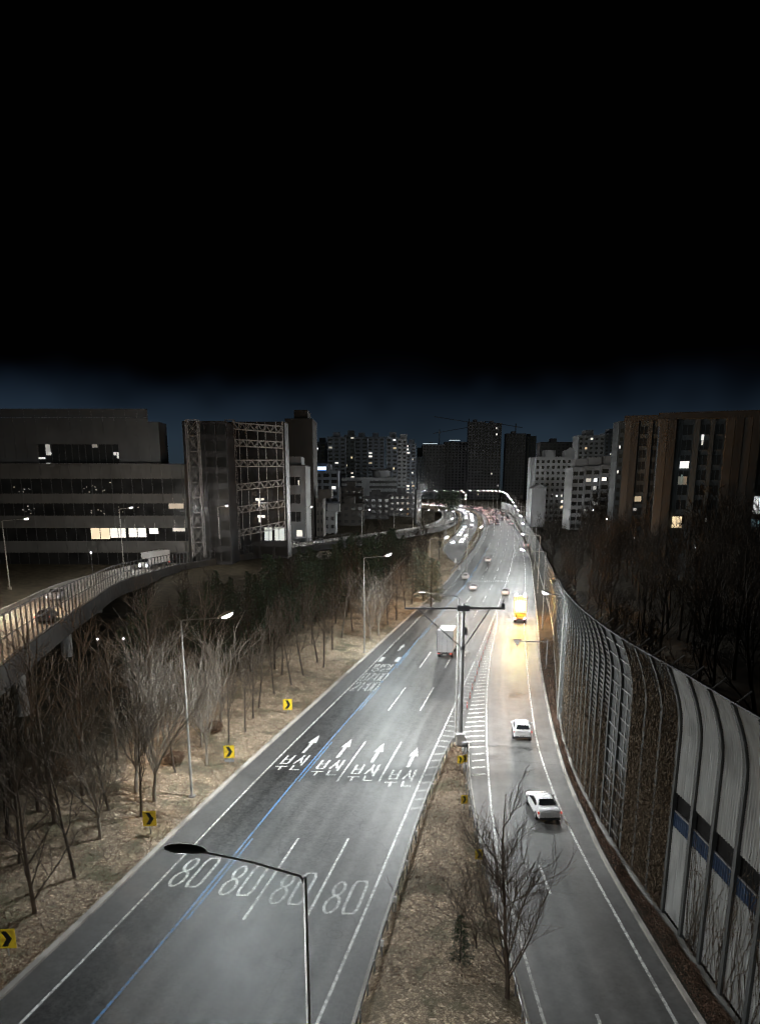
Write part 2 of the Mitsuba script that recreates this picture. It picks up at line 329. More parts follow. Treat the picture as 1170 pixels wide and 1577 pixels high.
# ------------------------------------------------------------------ ground
flat = lambda X, Y: zr(Y)
ysR = np.r_[np.arange(4, 130, 2.0), np.arange(130, 300, 5.0), np.arange(300, 1061, 8.0)]
G = lambda y: np.where(np.asarray(y) < 164, (mR(y) + np.where(np.asarray(y) < 164, rL(y), 0)) / 2, mR(y) + .08)
m, uv = ribbon(lambda y: cL(y) - .05, G, ysR, flat, 12, xL)
struct('main_road', m, 'asphalt_main', 'grey four-lane expressway with a darker bus lane along its left edge', smooth=True, uv=uv)
m, uv = ribbon(G, lambda y: cR(y) + .05, ysR[ysR < 500], lambda X, Y: zr(Y), 8, lambda y: np.where(np.asarray(y) < 164, rL(y), mR(y)))
struct('ramp_road', m, 'asphalt_ramp', 'brownish slip road beside the tall noise barrier', smooth=True, uv=uv)
m, _ = ribbon(lambda y: mR(y) + .08, lambda y: cR(y) + .05, ysR[ysR >= 492], flat, 3)
struct('road_shoulder', m, 'asphalt_plain', smooth=True)
ysS = np.arange(262, 1061, 6.0)
m, _ = ribbon(slipL, bankL, ysS, flat, 4)
struct('side_road', m, 'asphalt_plain', 'dark side road joining behind the grassy bank', smooth=True)
m, _ = ribbon(lambda y: bankL(y) + .02, lambda y: cL(y) - .3, np.arange(262.5, 1061, 5.0), lambda X, Y: zr(Y) + .12 + 1.1 * np.clip((X - bankL(Y)) / 3, 0, 1) * np.clip((cL(Y) - X) / 2, 0, 1), 7)
struct('grassy_bank', m, 'leaf_litter', 'bare brown bank between the side road and the expressway', smooth=True)

def terrain(edge, sign, offs, ys, zf):
    X = np.asarray(edge(ys))[:, None] + sign * np.asarray(offs)[None, :]
    Y = np.repeat(ys[:, None], len(offs), 1)
    P = np.stack([X, Y, zf(X, Y)], -1)
    if sign < 0: P = P[:, ::-1]
    return MB().grid(P).mesh()
OFF = np.r_[0, .15, .4, np.arange(1, 16, 1.0), np.arange(16, 44, 2.0), 50, 60, 80, 120, 200, 400]
ysT = np.r_[np.arange(4, 140, 1.5), np.arange(140, 300, 4.0), np.arange(300, 1061, 10.0)]
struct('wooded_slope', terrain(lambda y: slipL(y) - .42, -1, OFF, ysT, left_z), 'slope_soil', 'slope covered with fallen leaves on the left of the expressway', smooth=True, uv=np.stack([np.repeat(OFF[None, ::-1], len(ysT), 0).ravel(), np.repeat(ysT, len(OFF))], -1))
struct('planted_verge', terrain(lambda y: cR(y) + .3, 1, OFF, ysT, right_z), 'dark_soil', 'ground behind the kerb of the slip road', smooth=True)
P = np.array([[[-5000, -300, -2.5], [5000, -300, -2.5]], [[-5000, 6000, -2.5], [5000, 6000, -2.5]]], float)
struct('ground', MB().grid(P), 'city_soil')
P = np.array([[[-3000, 1050, 8], [3000, 1050, 8]], [[-3000, 5500, 8], [3000, 5500, 8]]], float)
struct('city_ground', MB().grid(P), 'city_soil')

def kerb(name, xf_, w, h, y0, y1, step, matn, holder=None):
    """kerb stones: one piece each"""
    y = y0
    while y < y1 - .1:
        e = min(y + step, y1); mb = MB()
        a, b = float(xf_(y + .012)), float(xf_(e - .012))
        z0, z1 = float(zr(y)), float(zr(e))
        v = [[a, y + .012, z0 - .1], [a + w, y + .012, z0 - .1], [a + w, y + .012, z0 + h], [a, y + .012, z0 + h], [b, e - .012, z1 - .1], [b + w, e - .012, z1 - .1], [b + w, e - .012, z1 + h], [b, e - .012, z1 + h]]
        mb.add(v, [[0, 1, 2, 3], [4, 7, 6, 5], [3, 2, 6, 7], [0, 3, 7, 4], [1, 5, 6, 2]])
        part(holder, name, mb, matn); y = e
kerb('kerb_stone', lambda y: cL(y) - .42, .37, .14, 24, 255, 3.0, 'kerb_concrete', 'main_road')
kerb('kerb_stone', lambda y: cR(y) + .05, .26, .15, 24, 290, 3.0, 'kerb_concrete', 'ramp_road')
for xf_, a, b, nm in ((lambda y: cR(y) + .05, 290, 1000, 'ramp_road'), (lambda y: cL(y) - .3, 262, 1000, 'main_road'), (lambda y: slipL(y) - .3, 285, 1000, 'side_road')):
    mb = MB(); ys = np.arange(a, b, 8.0)
    for y in ys: mb.beam([float(xf_(y)) + .13, y, float(zr(y)) + .05], [float(xf_(y + 8)) + .13, y + 8, float(zr(y + 8)) + .05], .28, .3)
    part(nm, 'far_kerb', mb, 'kerb_concrete')

# ------------------------------------------------------------------ road markings
UP = .005
def line(holder, name, xfn, off, w, y0, y1, matn, up=UP, step=2.0):
    ys = np.linspace(y0, y1, max(2, int((y1 - y0) / step) + 1))
    m, _ = ribbon(lambda y: xfn(y) + off - w / 2, lambda y: xfn(y) + off + w / 2, ys, lambda X, Y: zr(Y) + up)
    return part(holder, name, m, matn)
line('main_road', 'edge_line', xL, 0, .16, 8, 1000, 'paint_white')
line('main_road', 'edge_line', mR, 0, .17, 8, 430, 'paint_white')
line('main_road', 'bus_lane_line', xL, 3.52, .17, 8, 330, 'paint_blue')
for k in range(-2, 40):
    y0 = 41.5 + 22.7 * k
    if y0 < 8 or y0 > 560: continue
    line('main_road', 'lane_dash', xL, 7.25, .17, y0, y0 + 11.2, 'paint_white')
    line('main_road', 'lane_dash', xL, 10.95, .17, y0, y0 + 11.2, 'paint_white')
    if y0 < 300: line('main_road', 'bus_lane_dash', xL, 3.86, .15, y0, y0 + 11.2, 'paint_blue')
    else: line('main_road', 'lane_dash', xL, 3.6, .15, y0, y0 + 11.2, 'paint_white')
line('ramp_road', 'edge_line', rL, 0, .17, 8, 163, 'paint_white')
line('ramp_road', 'edge_line', rR, 0, .17, 8, 480, 'paint_white')
for y0 in (14, 29, 44.6): line('ramp_road', 'lane_dash', lambda y: y * 0 + 10.9 + .02 * (y - 46), 0, .16, y0, y0 + 3.9, 'paint_white')
# the painted gore
mb = MB()
for k, y in enumerate(np.arange(73.5, 150, 1.75)):
    a, b = float(mR(y)), float(rL(y + .4))
    if b - a < 1.2: continue
    mid = a + (b - a) * .42
    for x0, x1, mn, sl in ((a + .25, mid - .25, 'paint_ghost' if y < 90 else 'paint_faded', -.5), (mid + .25, b - .2, 'paint_white', .5)):
        if y < 76 and mn == 'paint_white': x0 = max(x0, float(rL(y)) - 3.2)
        q = MB().add([[x0, y - sl * .5, UP], [x1, y + sl * .5, UP], [x1, y + .42 + sl * .5, UP], [x0, y + .42 - sl * .5, UP]], [[0, 1, 2, 3]])
        part('ramp_road' if mn == 'paint_white' else 'main_road', 'gore_stripe', q, mn)
for y in np.arange(58, 73, 1.9):
    for a, b, mn, hold in ((float(mR(y)) + .2, float(mR(y)) + 1.3, 'paint_ghost', 'main_road'), (float(rL(y)) - 1.5, float(rL(y)) - .2, 'paint_white', 'ramp_road')):
        if hold == 'ramp_road' and y < 64: continue
        part(hold, 'gore_stripe', MB().add([[a, y, UP], [b, y + .3, UP], [b, y + .68, UP], [a, y + .38, UP]], [[0, 1, 2, 3]]), mn)
# lettering made of strokes in a unit box (u to the right, v away from the driver)
def arc(cx, cy, rx, ry, a0=0, a1=360, n=20):
    return [(cx + rx * math.cos(math.radians(a)), cy + ry * math.sin(math.radians(a))) for a in np.linspace(a0, a1, n)]
GLY = {'8': [arc(.5, .76, .34, .22), arc(.5, .27, .42, .25)], '0': [[(.5, 1), (.2, 1), (.06, .86), (.06, .14), (.2, 0), (.8, 0), (.94, .14), (.94, .86), (.8, 1), (.5, 1)]],
       '7': [[(.05, 1), (.95, 1), (.4, 0)]], '2': [[(.05, .8), (.2, 1), (.8, 1), (.95, .82), (.95, .65), (.05, 0), (.95, 0)]], '1': [[(.5, 0), (.5, 1), (.2, .85)]], ':': [[(.5, .2), (.5, .32)], [(.5, .68), (.5, .8)]],
       'bu': [[(.2, 1), (.2, .42)], [(.8, 1), (.8, .42)], [(.2, .72), (.8, .72)], [(.2, .44), (.8, .44)], [(0, .24), (1, .24)], [(.5, .24), (.5, 0)]],
       'san': [[(.36, 1), (.36, .82), (.04, .42)], [(.36, .8), (.62, .45)], [(.8, 1), (.8, .28)], [(.8, .68), (1, .68)], [(.22, .3), (.22, .02), (.95, .02)]],
       'pyeong': [[(.02, 1), (.6, 1)], [(.02, .56), (.62, .56)], [(.18, 1), (.18, .56)], [(.44, 1), (.44, .56)], [(.9, 1), (.9, .44)], [(.62, .86), (.9, .86)], [(.62, .7), (.9, .7)], arc(.55, .2, .32, .19)],
       'il': [arc(.32, .8, .28, .2), [(.88, 1), (.88, .52)], [(.15, .44), (.88, .44), (.88, .24), (.15, .24), (.15, 0), (.92, 0)]]}
def glyph(g, w, h, t):
    return unary_union([LineString([(x * w, y * h) for x, y in s]).buffer(t / 2, cap_style=2, join_style=1, quad_segs=3) for s in GLY[g]])
def on_road(u0, y0, up=UP * 1.6):
    return lambda u, v: (float(xL(y0 + v)) + u0 + u, y0 + v, float(zr(y0 + v)) + up)
for lane, u0 in enumerate((.62, 4.35, 7.95, 11.6)):
    for g, du in (('8', 0.0), ('0', 1.28)):
        part('main_road', 'speed_numeral', MB().poly(glyph(g, .98, 4.0, .19).simplify(.01), on_road(u0 + du, 45.5 - lane * 1.1)), 'paint_white' if lane < 2 else 'paint_faded')
    for g, du in (('bu', 0.0), ('san', 1.4)):
        part('main_road', 'road_letter', MB().poly(glyph(g, 1.12, 4.1, .2), on_road(u0 + du - .1, 67.1 - lane * 1.35)), 'paint_white')
    a = Polygon([(-.15, 0), (.15, 0), (.15, 3.2), (.45, 3.0), (0, 5.7), (-.45, 3.0), (-.15, 3.2)])
    part('main_road', 'lane_arrow', MB().poly(a, on_road(u0 + 1.3, 71.9 - lane * 1.35)), 'paint_white')
for y0, u0 in ((121.5, 1.9), (117, 12.9)):
    part('main_road', 'lane_arrow', MB().poly(a, on_road(u0, y0)), 'paint_white')
for y0, txt, h in ((96.2, '21:00', 4.3), (101.6, '07:00', 4.3), (107.2, ('pyeong', 'il'), 4.6)):
    u = .35; w = .62 if isinstance(txt, str) else 1.35
    for g in txt:
        ww = .22 if g == ':' else w
        part('main_road', 'bus_lane_numeral' if isinstance(txt, str) else 'road_letter', MB().poly(glyph(g, ww, h, .16 if isinstance(txt, str) else .19), on_road(u, y0)), 'paint_white'); u += ww + .13
for u0 in (.3, 2.75):
    part('main_road', 'bus_lane_block', MB().poly(Polygon([(0, 0), (.6, 0), (.6, 3.3), (0, 3.3)]), on_road(u0, 113.5)), 'paint_white')
for k in range(22):                                            # rough white bar across the lanes far ahead
    u0 = 3.8 + k * .66 * .8
    part('main_road', 'rumble_block', MB().poly(Polygon([(0, 0), (.28, 0), (.28, 1.2), (0, 1.2)]), on_road(u0 + 0, 219.0)), 'paint_white')

# ------------------------------------------------------------------ median island, guard rails, bollards
gL = curve([(0, -6.6), (20, -3.2), (39, -.1), (44.7, .95), (53.4, 2.5), (70, 6.0), (75, 7.3)])
gR = curve([(0, 6.9), (20, 7.0), (39, 7.15), (51, 7.3), (61.6, 7.75), (70, 8.4), (75, 9.0)])
m, _ = ribbon(gL, gR, np.arange(6, 75.1, 1.0), lambda X, Y: .13 + .55 * np.clip((X - gL(Y)) / 1.5, 0, 1) * np.clip((gR(Y) - X) / 1.5, 0, 1) * np.clip((75 - Y) / 8, 0, 1) + (meshkit.noise(np.stack([X * .6, Y * .6, 0 * X], -1)) - .5) * .12, 10)
struct('median_island', m, 'leaf_litter', 'leaf-covered median between the expressway and the slip road', smooth=True)
for xg, dx in ((gL, -.12), (gR, .0)):
    kerb('kerb_stone', lambda y: xg(y) + dx, .14, .15, 24, 75, 3.0, 'kerb_concrete', 'median_island')
def guardrail(name, label, xfn, y0, y1, side, step=2.0, z=zr):
    t = thing(name, label, 'guardrail')
    ys = np.arange(y0, y1 + .01, step)
    prof = np.array([(0, .43), (.06, .48), (.06, .54), (0, .59), (.06, .64), (.06, .7), (0, .75)])
    P = np.array([[[float(xfn(y)) + side * px, y, float(z(y)) + pz + .1] for px, pz in prof] for y in ys])
    part(t, 'rail', MB().grid(P), 'galvanised')
    for y in ys:
        part(t, 'post', MB().tube([[float(xfn(y)) - side * .08, y, float(z(y))], [float(xfn(y)) - side * .08, y, float(z(y)) + .92]], .057, 6), 'steel_grey')
    return t
guardrail('guardrail', 'steel guardrail along the expressway side of the leafy median', lambda y: gL(y) + .25, 8, 74, -1)
guardrail('guardrail', 'steel guardrail along the slip road side of the leafy median', lambda y: gR(y) - .2, 8, 74, 1)
guardrail('guardrail', 'guardrail between the bare bank and the far expressway bend', lambda y: cL(y) - .9, 240, 420, 1, 4.0)
def delineator(x, y, z, label, group):
    t = thing('delineator', label, 'reflector post', group)
    part(t, 'post', MB().tube([[x, y, z], [x, y, z + .62]], .045, 6), 'sign_grey')
    part(t, 'reflector', MB().box(x - .09, x + .09, y - .05, y + .05, z + .62, z + .98), 'sign_white')
for k, y in enumerate(np.arange(37, 74, 4.6)):
    delineator(float(gL(y)) + .55, y, .5, 'small white reflector post behind the guardrail on the expressway side of the median', 'reflector posts along the left median rail')
    delineator(float(gR(y)) - .5, y, .5, 'small white reflector post behind the guardrail on the slip road side of the median', 'reflector posts along the right median rail')
for k, y in enumerate(np.arange(88, 146, 4.4)):
    x = float(mR(y)) * .58 + float(rL(y)) * .42
    t = thing('lane_bollard', 'thin red and white flexible bollard in the painted gore', 'bollard', 'bollards down the middle of the gore')
    part(t, 'tube', MB().tube([[x, y, .05], [x, y, .75]], [.05, .04], 8), 'sign_red'); part(t, 'base', MB().tube([[x, y, 0], [x, y, .06]], [.14, .1], 10), 'tyre')
    part(t, 'band', MB().tube([[x, y, .4], [x, y, .55]], .053, 8), 'sign_white')

# ------------------------------------------------------------------ noise barrier
def wp(y, z, inset=0.0):
    """a point of the barrier: it leans over the road near the top"""
    h = float(wH(y)); lean = 1.0 * max(0, (z - (h - 3.6)) / 3.6) ** 1.7 if h > 9 else 0
    return np.array([float(wX(y)) - lean - inset, y, float(zr(y)) + z])
barrier = thing('noise_barrier', 'tall curved grey noise barrier with dark posts along the right of the slip road', 'noise barrier')
BY = np.r_[np.arange(26.0, 53, 2.6), np.arange(54.6, 90, 2.1), np.arange(91.5, 290, 4.2), np.arange(292, 640, 8.0)]
def sheet(y0, y1, z0, z1, ribs=0, horiz=0, depth=.05, inset=.0):
    nz = max(2, int((z1 - z0) / .9) + 1)
    if horiz:
        zs, off = [], []
        for k in range(horiz):
            a = z0 + (z1 - z0) * k / horiz; b = z0 + (z1 - z0) * (k + .56) / horiz; c = b
            zs += [a, b]; off += [depth * .6, depth]
        P = np.array([[wp(y, z, inset + o) for y in (y0, y1)] for z, o in zip(zs, off)]); mb = MB()
        for k in range(horiz): mb.grid(P[2 * k:2 * k + 2])
        return mb
    elif ribs:
        n = ribs * 4 + 1
        yy = np.linspace(y0, y1, n); oo = np.tile([0, 0, depth, depth], ribs + 1)[:n]
        P = np.array([[wp(y, z, inset + o) for y, o in zip(yy, oo)] for z in np.linspace(z0, z1, nz)])
    else:
        P = np.array([[wp(y, z, inset) for y in (y0, y1)] for z in np.linspace(z0, z1, nz)])
    return MB().grid(P)
for i in range(len(BY) - 1):
    y0, y1 = BY[i], BY[i + 1]; h0 = float(wH(y0)); g = .16 if y0 < 90 else .14
    w = .3 if y0 < 90 else .26
    mb = MB(); zs = [0] + list(np.linspace(max(1, h0 - 3.8), h0, 7 if h0 > 9 else 2))
    for a, b in zip(zs[:-1], zs[1:]): mb.beam(wp(y0, a, .04), wp(y0, b + .02, .04), w, w * 1.05, up=(0, 1, 0))
    part(barrier, 'post', mb, 'wall_post')
    if y0 < 130:
        tp = wp(y0, h0); part(barrier, 'bracket', MB().beam(tp, tp + [.75, .15, .55], .06), 'steel_grey')
    a, b = y0 + .14, y1 - .14
    if y0 < 41.0:
        part(barrier, 'lower_panel', sheet(a, b, .7, 6.15, ribs=9, depth=.06), 'wall_panel')
        part(barrier, 'trim_panel', sheet(a, b, 6.17, 7.05, ribs=9, depth=.06), 'wall_blue')
        part(barrier, 'glass_band', sheet(a, b, 7.1, 8.15, inset=-.06), 'wall_glass')
        part(barrier, 'rail', MB().beam(wp(y0, 7.08), wp(y1, 7.08), .08), 'steel_grey')
        part(barrier, 'upper_panel', sheet(a, b, 8.2, h0 - .05, ribs=9, depth=.06), 'wall_panel')
    elif y0 < 49.0:
        part(barrier, 'upper_panel', sheet(a, b, .7, h0 - .05, ribs=7, depth=.06), 'wall_post')
    elif y0 < 54.0:
        part(barrier, 'access_panel', sheet(a, b, .7, h0 - .05, ribs=3, depth=.03), 'wall_post')
        for z in np.arange(1.2, h0, 1.05): part(barrier, 'frame_bar', MB().beam(wp(y0, z, .1), wp(y1, z, .1), .07), 'galvanised')
        part(barrier, 'frame_bar', MB().beam(wp(y0 + 1, .8, .1), wp(y0 + 1, h0 - 4, .1), .07, up=(0, 1, 0)), 'galvanised')
    elif y0 < 78:
        part(barrier, 'backing_panel', sheet(a, b, .7, h0 - .05, inset=-.05), 'wall_glass')  # dark sheet painting the shade in the gaps between slats
        part(barrier, 'louvre_panel', sheet(a, b, .7, h0 - .05, horiz=40, depth=.07), 'wall_louvre')
    elif y0 < 290:
        part(barrier, 'panel', sheet(a, b, .6, h0 - .05, horiz=6, depth=.05), 'wall_panel')
        if y0 < 120:
            for z in np.arange(2, h0, 1.5): part(barrier, 'frame_bar', MB().beam(wp(y0, z, .12), wp(y1, z, .12), .07), 'galvanised')
    else:
        part(barrier, 'panel', sheet(a, b, .4, h0 - .05), 'wall_panel')
    P0, P1 = wp(y0, h0 + .02), wp(y1, float(wH(y1)) + .02)
    part(barrier, 'cap_rail', MB().beam(P0, P1, .14, .1), 'steel_dark')
    q = MB(); q.beam([wX(y0) - .18, y0 + .01, zr(y0) + .15], [wX(y1) - .18, y1 - .01, zr(y1) + .15], .3, .7)
    part(barrier, 'footing', q, 'concrete')

# ------------------------------------------------------------------ street lamps
def ell(c, rx, ry, rz, R, t0=0, t1=180, n=8, m=12):
    th = np.radians(np.linspace(t0, t1, n)); ph = np.linspace(0, 2 * np.pi, m + 1)
    P = np.stack([np.outer(np.sin(th), np.cos(ph)) * rx, np.outer(np.sin(th), np.sin(ph)) * ry, np.outer(np.cos(th), np.ones(m + 1)) * rz], -1)
    return MB().grid((P @ R.T + np.asarray(c))[:, ::-1])
lamp_list = []
def street_lamp(label, x, y, z, h, ang, arm=2.6, power=1.0, weight=1.0, tilt=12, group=None, bowl=.2, tint=COOL, rise=.25, name='street_lamp', r=.11, parts=True, size=1.0):
    t = thing(name, label, 'street lamp', group)
    d = np.array([math.cos(ang), math.sin(ang), 0]); s = np.array([-d[1], d[0], 0])
    b, top = np.array([x, y, z]), np.array([x, y, z + h])
    e = top + d * arm + [0, 0, rise]
    part(t, 'pole', MB().tube([b, b + (top - b) * .5, top], [r, r * .8, r * .58], 8 if parts else 5), 'pole_grey', 40)
    part(t, 'arm', MB().tube([top - [0, 0, .25], top + d * .12 + [0, 0, .03], top + d * arm * .5 + [0, 0, rise * .6], e], [r * .5, r * .45, r * .4, r * .36], 7 if parts else 4), 'pole_grey', 40)
    ti = math.radians(tilt); dd = d * math.cos(ti) + np.array([0, 0, math.sin(ti)]); nn = -d * math.sin(ti) + np.array([0, 0, math.cos(ti)])
    R = np.stack([dd, s, nn], 1)
    c = e + dd * .42 * size
    part(t, 'casing', ell(c + nn * .04, .52 * size, .19 * size, .13 * size, R, 0, 96, 6, 14), 'lamp_casing', True)
    if parts: part(t, 'base_plate', MB().box(x - .25, x + .25, y - .25, y + .25, z - .3, z + .1), 'concrete')
    if parts: part(t, 'access_door', MB().box(x - .07, x + .07, y - .17, y - .09, z + .5, z + 1.1), 'steel_grey')
    lens = ell(c + dd * .08 - nn * .0, .36 * size, .17 * size, bowl, R, 92, 178, 5, 10)
    area = .19 * size * size + .25 * bowl
    part(t, 'lens', lens, 'lens', True, **glow(tint, power * 900 * LAMP / area * .2, weight))
    return t
# left kerb, arms over the road
for k, (lx, ly) in enumerate([gnd(296, 1232)[:2], gnd(561, 1007)[:2], (11.2, 176), (25.0, 224)]):
    lab = ['first street lamp on the leafy slope, its head shining among bare trees', 'second street lamp along the left kerb, standing at the slope edge before the dark conifers', 'third street lamp along the left kerb, beside the bright conifer', 'fourth street lamp along the left kerb, near the start of the bare bank'][k]
    street_lamp(lab, lx, ly, float(left_z(lx, ly)), 14.8 if k < 2 else 14.3, -.12, 3.1, (1.9, 2.3, 1.9, 1.5)[k], 3.0 if k < 2 else 2.0, bowl=.26, tilt=24, size=1.5 if k < 2 else 1.3, tint=(.9, .97, 1.0) if k != 2 else NEUT, group=None)
# median lamps, arms to the left
bx, by = gnd(701, 1140)[:2]
street_lamp('double-height lamp post on the tip of the median beside the crossarm mast', bx, by, .2, 14.6, math.pi + .12, 3.2, 2.0, 3.0, tilt=4, bowl=.03, rise=.5)
street_lamp('grey street lamp with its arm and head low in the foreground', -2.0, 18.7, .4, 14.6, math.pi - .1, 2.75, .62, 3.0, tilt=2, bowl=.03, rise=.6, size=1.15, r=.085)
# right kerb
s_done = 0
yR = [80.5, 141, 192, 247, 295, 335, 372, 408, 442] + [476 + 31 * j for j in range(18)]
for k, y in enumerate(yR):
    x = float(cR(y)) + (.9 if k else .75)
    lab = 'street lamp in front of the brightly lit stretch of noise barrier' if k == 0 else 'street lamp at the barrier just behind the glowing maintenance truck' if k == 1 else 'street lamp in the arc along the right side of the far bend'
    hd = math.atan2(1, float((cR(y + 2) - cR(y - 2)) / 4)) + math.pi / 2
    street_lamp(lab, x, y, float(zr(y)), 14.2, hd, 1.5 if k == 0 else 3.7, ((1.2, 1.3, 1.7, 1.7)[k] if k < 4 else 2.6), 2.0 if k < 4 else .3, bowl=.26, tilt=22, group='street lamps in the arc along the far bend' if k > 1 else None, parts=k < 3, r=.11 if k < 4 else .16, size=1.1 if k < 4 else 1.6 if y < 450 else 2.2)
for k, y in enumerate([300, 350, 400, 455, 510, 570, 630, 700, 770, 840, 905, 965, 1020]):
    x = float(slipL(y)) - .8
    street_lamp('street lamp on the left side of the far bend', x, y, float(zr(y)), 13 if k < 3 else 14, 0, 2.2, 1.8, .3, bowl=.25, tilt=18, group='street lamps along the left side of the far bend', parts=False, r=.15, size=1.4)
# frontage road lamps
VL = [(42, 802, 15, 905, 127, 10.5, 1.5), (203, 784, 190, 866, 160, 10.5, 1.1), (350, 781, 338, 830, 178, 10, .4), (478, 782, 471, 830, 240, 10, 1.4)]
VLAB = ['leftmost street lamp, standing on the elevated road at the picture edge', 'street lamp in front of the lit office windows above the truck', 'street lamp between the two steel lattice towers', 'street lamp beside the pale narrow building right of the scaffold']
for k, (hx, hy, px, py, D, h, pw) in enumerate(VL):
    a, c = at(px, py, D), at(hx, hy, D); z0 = max(a[2] - (0 if k != 3 else 2), 7.5)
    street_lamp(VLAB[k], a[0], D, z0, c[2] - z0, 0, max(1.4, c[0] - a[0] - .6), pw, 1.0, bowl=.2, tint=NEUT, parts=k < 2)
p_ = vfr(s_of_y(64), 10.2); street_lamp('street lamp of the elevated road just outside the left edge of view', p_[0], p_[1], 9, 10, -.3, 2.0, 1.3, 2, bowl=.06, tint=(1, .68, .4))
p_ = vfr(s_of_y(100), 10.2); street_lamp('added unseen street lamp brightening the elevated road from beyond the left edge', p_[0] - 4, p_[1], 9, 10, -.2, 3.0, 1.7, 2, bowl=.06, tint=(1, .7, .44))  # extra lamp out of view, put in to brighten the deck
for k, (px, D) in enumerate([(557, 275), (607, 315), (636, 355), (652, 400), (668, 440), (680, 480)]):
    a = at(px, 800, D); c = at(px, 786, D)
    street_lamp('small street lamp of the frontage road above the dark conifers', a[0], D, c[2] - 9.5, 9.5, 0, 2.2, .8, .4, bowl=.2, tint=NEUT, group='street lamps along the frontage road', parts=False, r=.14)

# ------------------------------------------------------------------ crossarm mast on the tip of the median
t = thing('crossarm_mast', 'grey mast with a long braced crossarm standing on the tip of the median', 'mast')
mx, my = gnd(708, 1146)[:2]; zt = 13.9
part(t, 'pole', MB().tube([[mx, my, 0], [mx, my, 7], [mx, my, zt + .5]], [.24, .2, .15], 12), 'steel_grey', 40)
part(t, 'crossarm', MB().beam([mx - 5.7, my - .1, zt], [mx - .2, my - .1, zt], .16), 'steel_dark')
part(t, 'crossarm', MB().beam([mx + .2, my - .1, zt], [mx + 4.0, my - .1, zt], .2), 'steel_dark')
part(t, 'clamp', MB().box(mx - .62, mx + .58, my - .3, my + .3, zt - .26, zt + .26), 'steel_dark')
part(t, 'brace', MB().beam([mx - 4.4, my - .1, zt - .1], [mx - .1, my - .1, zt - 3.9], .09), 'steel_dark')
part(t, 'brace', MB().beam([mx + 2.55, my - .1, zt - .1], [mx + .1, my - .1, zt - 3.9], .09), 'steel_dark')
part(t, 'camera', MB().box(mx + 3.65, mx + 3.95, my - .3, my + .1, zt + .1, zt + .45).tube([[mx + 3.8, my - .1, zt + .4], [mx + 3.8, my - .1, zt + .8]], .04, 6), 'steel_dark')
part(t, 'camera', MB().box(mx + .18, mx + .42, my - .2, my + .2, zt - 2.6, zt - 1.9), 'steel_dark')
part(t, 'collar', MB().tube([[mx, my, zt - 4.1], [mx, my, zt - 3.75]], .26, 12), 'steel_dark')
part(t, 'base_plate', MB().box(mx - .5, mx + .5, my - .5, my + .5, -.1, .3), 'concrete')
t = thing('control_cabinet', 'small grey equipment cabinet at the foot of the crossarm mast', 'cabinet')
part(t, 'body', MB().box(mx - .5, mx + .3, my - 1.3, my - .75, .2, 1.35), 'lamp_casing'); part(t, 'door', MB().box(mx - .45, mx + .25, my - 1.33, my - 1.303, .3, 1.25), 'galvanised'); part(t, 'roof', MB().box(mx - .57, mx + .37, my - 1.38, my - .68, 1.353, 1.43), 'galvanised')
t = thing('crash_barrel', 'low striped crash cushion in front of the mast', 'crash cushion')
part(t, 'drum', MB().tube([[mx + .15, my - 3.0, .3], [mx + .15, my - 3.0, 1.2]], .3, 12), 'sign_grey'); part(t, 'band', MB().tube([[mx + .15, my - 3.0, .7], [mx + .15, my - 3.0, 1.0]], .31, 12), 'steel_dark')

# ------------------------------------------------------------------ signs
def chevron(label, x, y, z, h, w=.62, ht=.8, yaw=0.0, plate2=False, dark=False, flip=False):
    t = thing('chevron_sign', label, 'chevron sign')
    M = xf(x, y, z, yaw)
    tf = lambda mb: mb.moved(M)
    part(t, 'post', tf(MB().tube([[0, .05, -.2], [0, .05, h + ht * .9]], .04, 8)), 'galvanised')
    part(t, 'plate', tf(MB().box(-w / 2, w / 2, -.015, .015, h, h + ht)), 'sign_yellow' if not dark else 'sign_yellow')
    c = [(-.26, .1), (.02, .1), (.3, .5), (.02, .9), (-.26, .9), (.0, .5)]
    c = [((-a if flip else a) * w * 1.05, h + b * ht) for a, b in c]
    part(t, 'chevron', tf(MB().poly(Polygon(c), lambda u, v: (u, -.019, v))), 'sign_black')
    if plate2: part(t, 'lower_plate', tf(MB().box(-w * .45, w * .45, -.012, .012, h - .42, h - .15)), 'sign_grey')
for k, (px, py, D, lab, p2) in enumerate([(231, 1272, 52.8, 'largest yellow chevron sign on the left slope, lit brightly at the kerb', False), (353, 1167, 68.0, 'yellow chevron sign with a small grey plate below it', True), (443, 1093, 84.5, 'farthest small yellow chevron sign on the left slope', False), (12, 1462, 37.4, 'yellow chevron sign cut off at the lower left corner', False)]):
    c = at(px, py, D); z = float(left_z(c[0], c[1])); w = (.95, .98, 1.02, .95)[k]
    chevron(lab, c[0], c[1], z, max(.5, c[2] - z), w, w * 1.22, .1, p2)
for k, (px, py, D, lab) in enumerate([(708, 1190, 66.3, 'dark-sided chevron sign behind the mast, left one of the pair'), (715, 1188, 66.6, 'narrow dark chevron sign turned edge-on behind the mast'), (714, 1261, 57.0, 'chevron sign on a thin post near the middle of the median'), (736, 1354, 47.5, 'chevron sign on the median among the twigs of the bare tree')]):
    c = at(px, py, D)
    chevron(lab, c[0], c[1], .5, max(.45, c[2] - .5), .5, .72, .0 if k != 1 else .6)
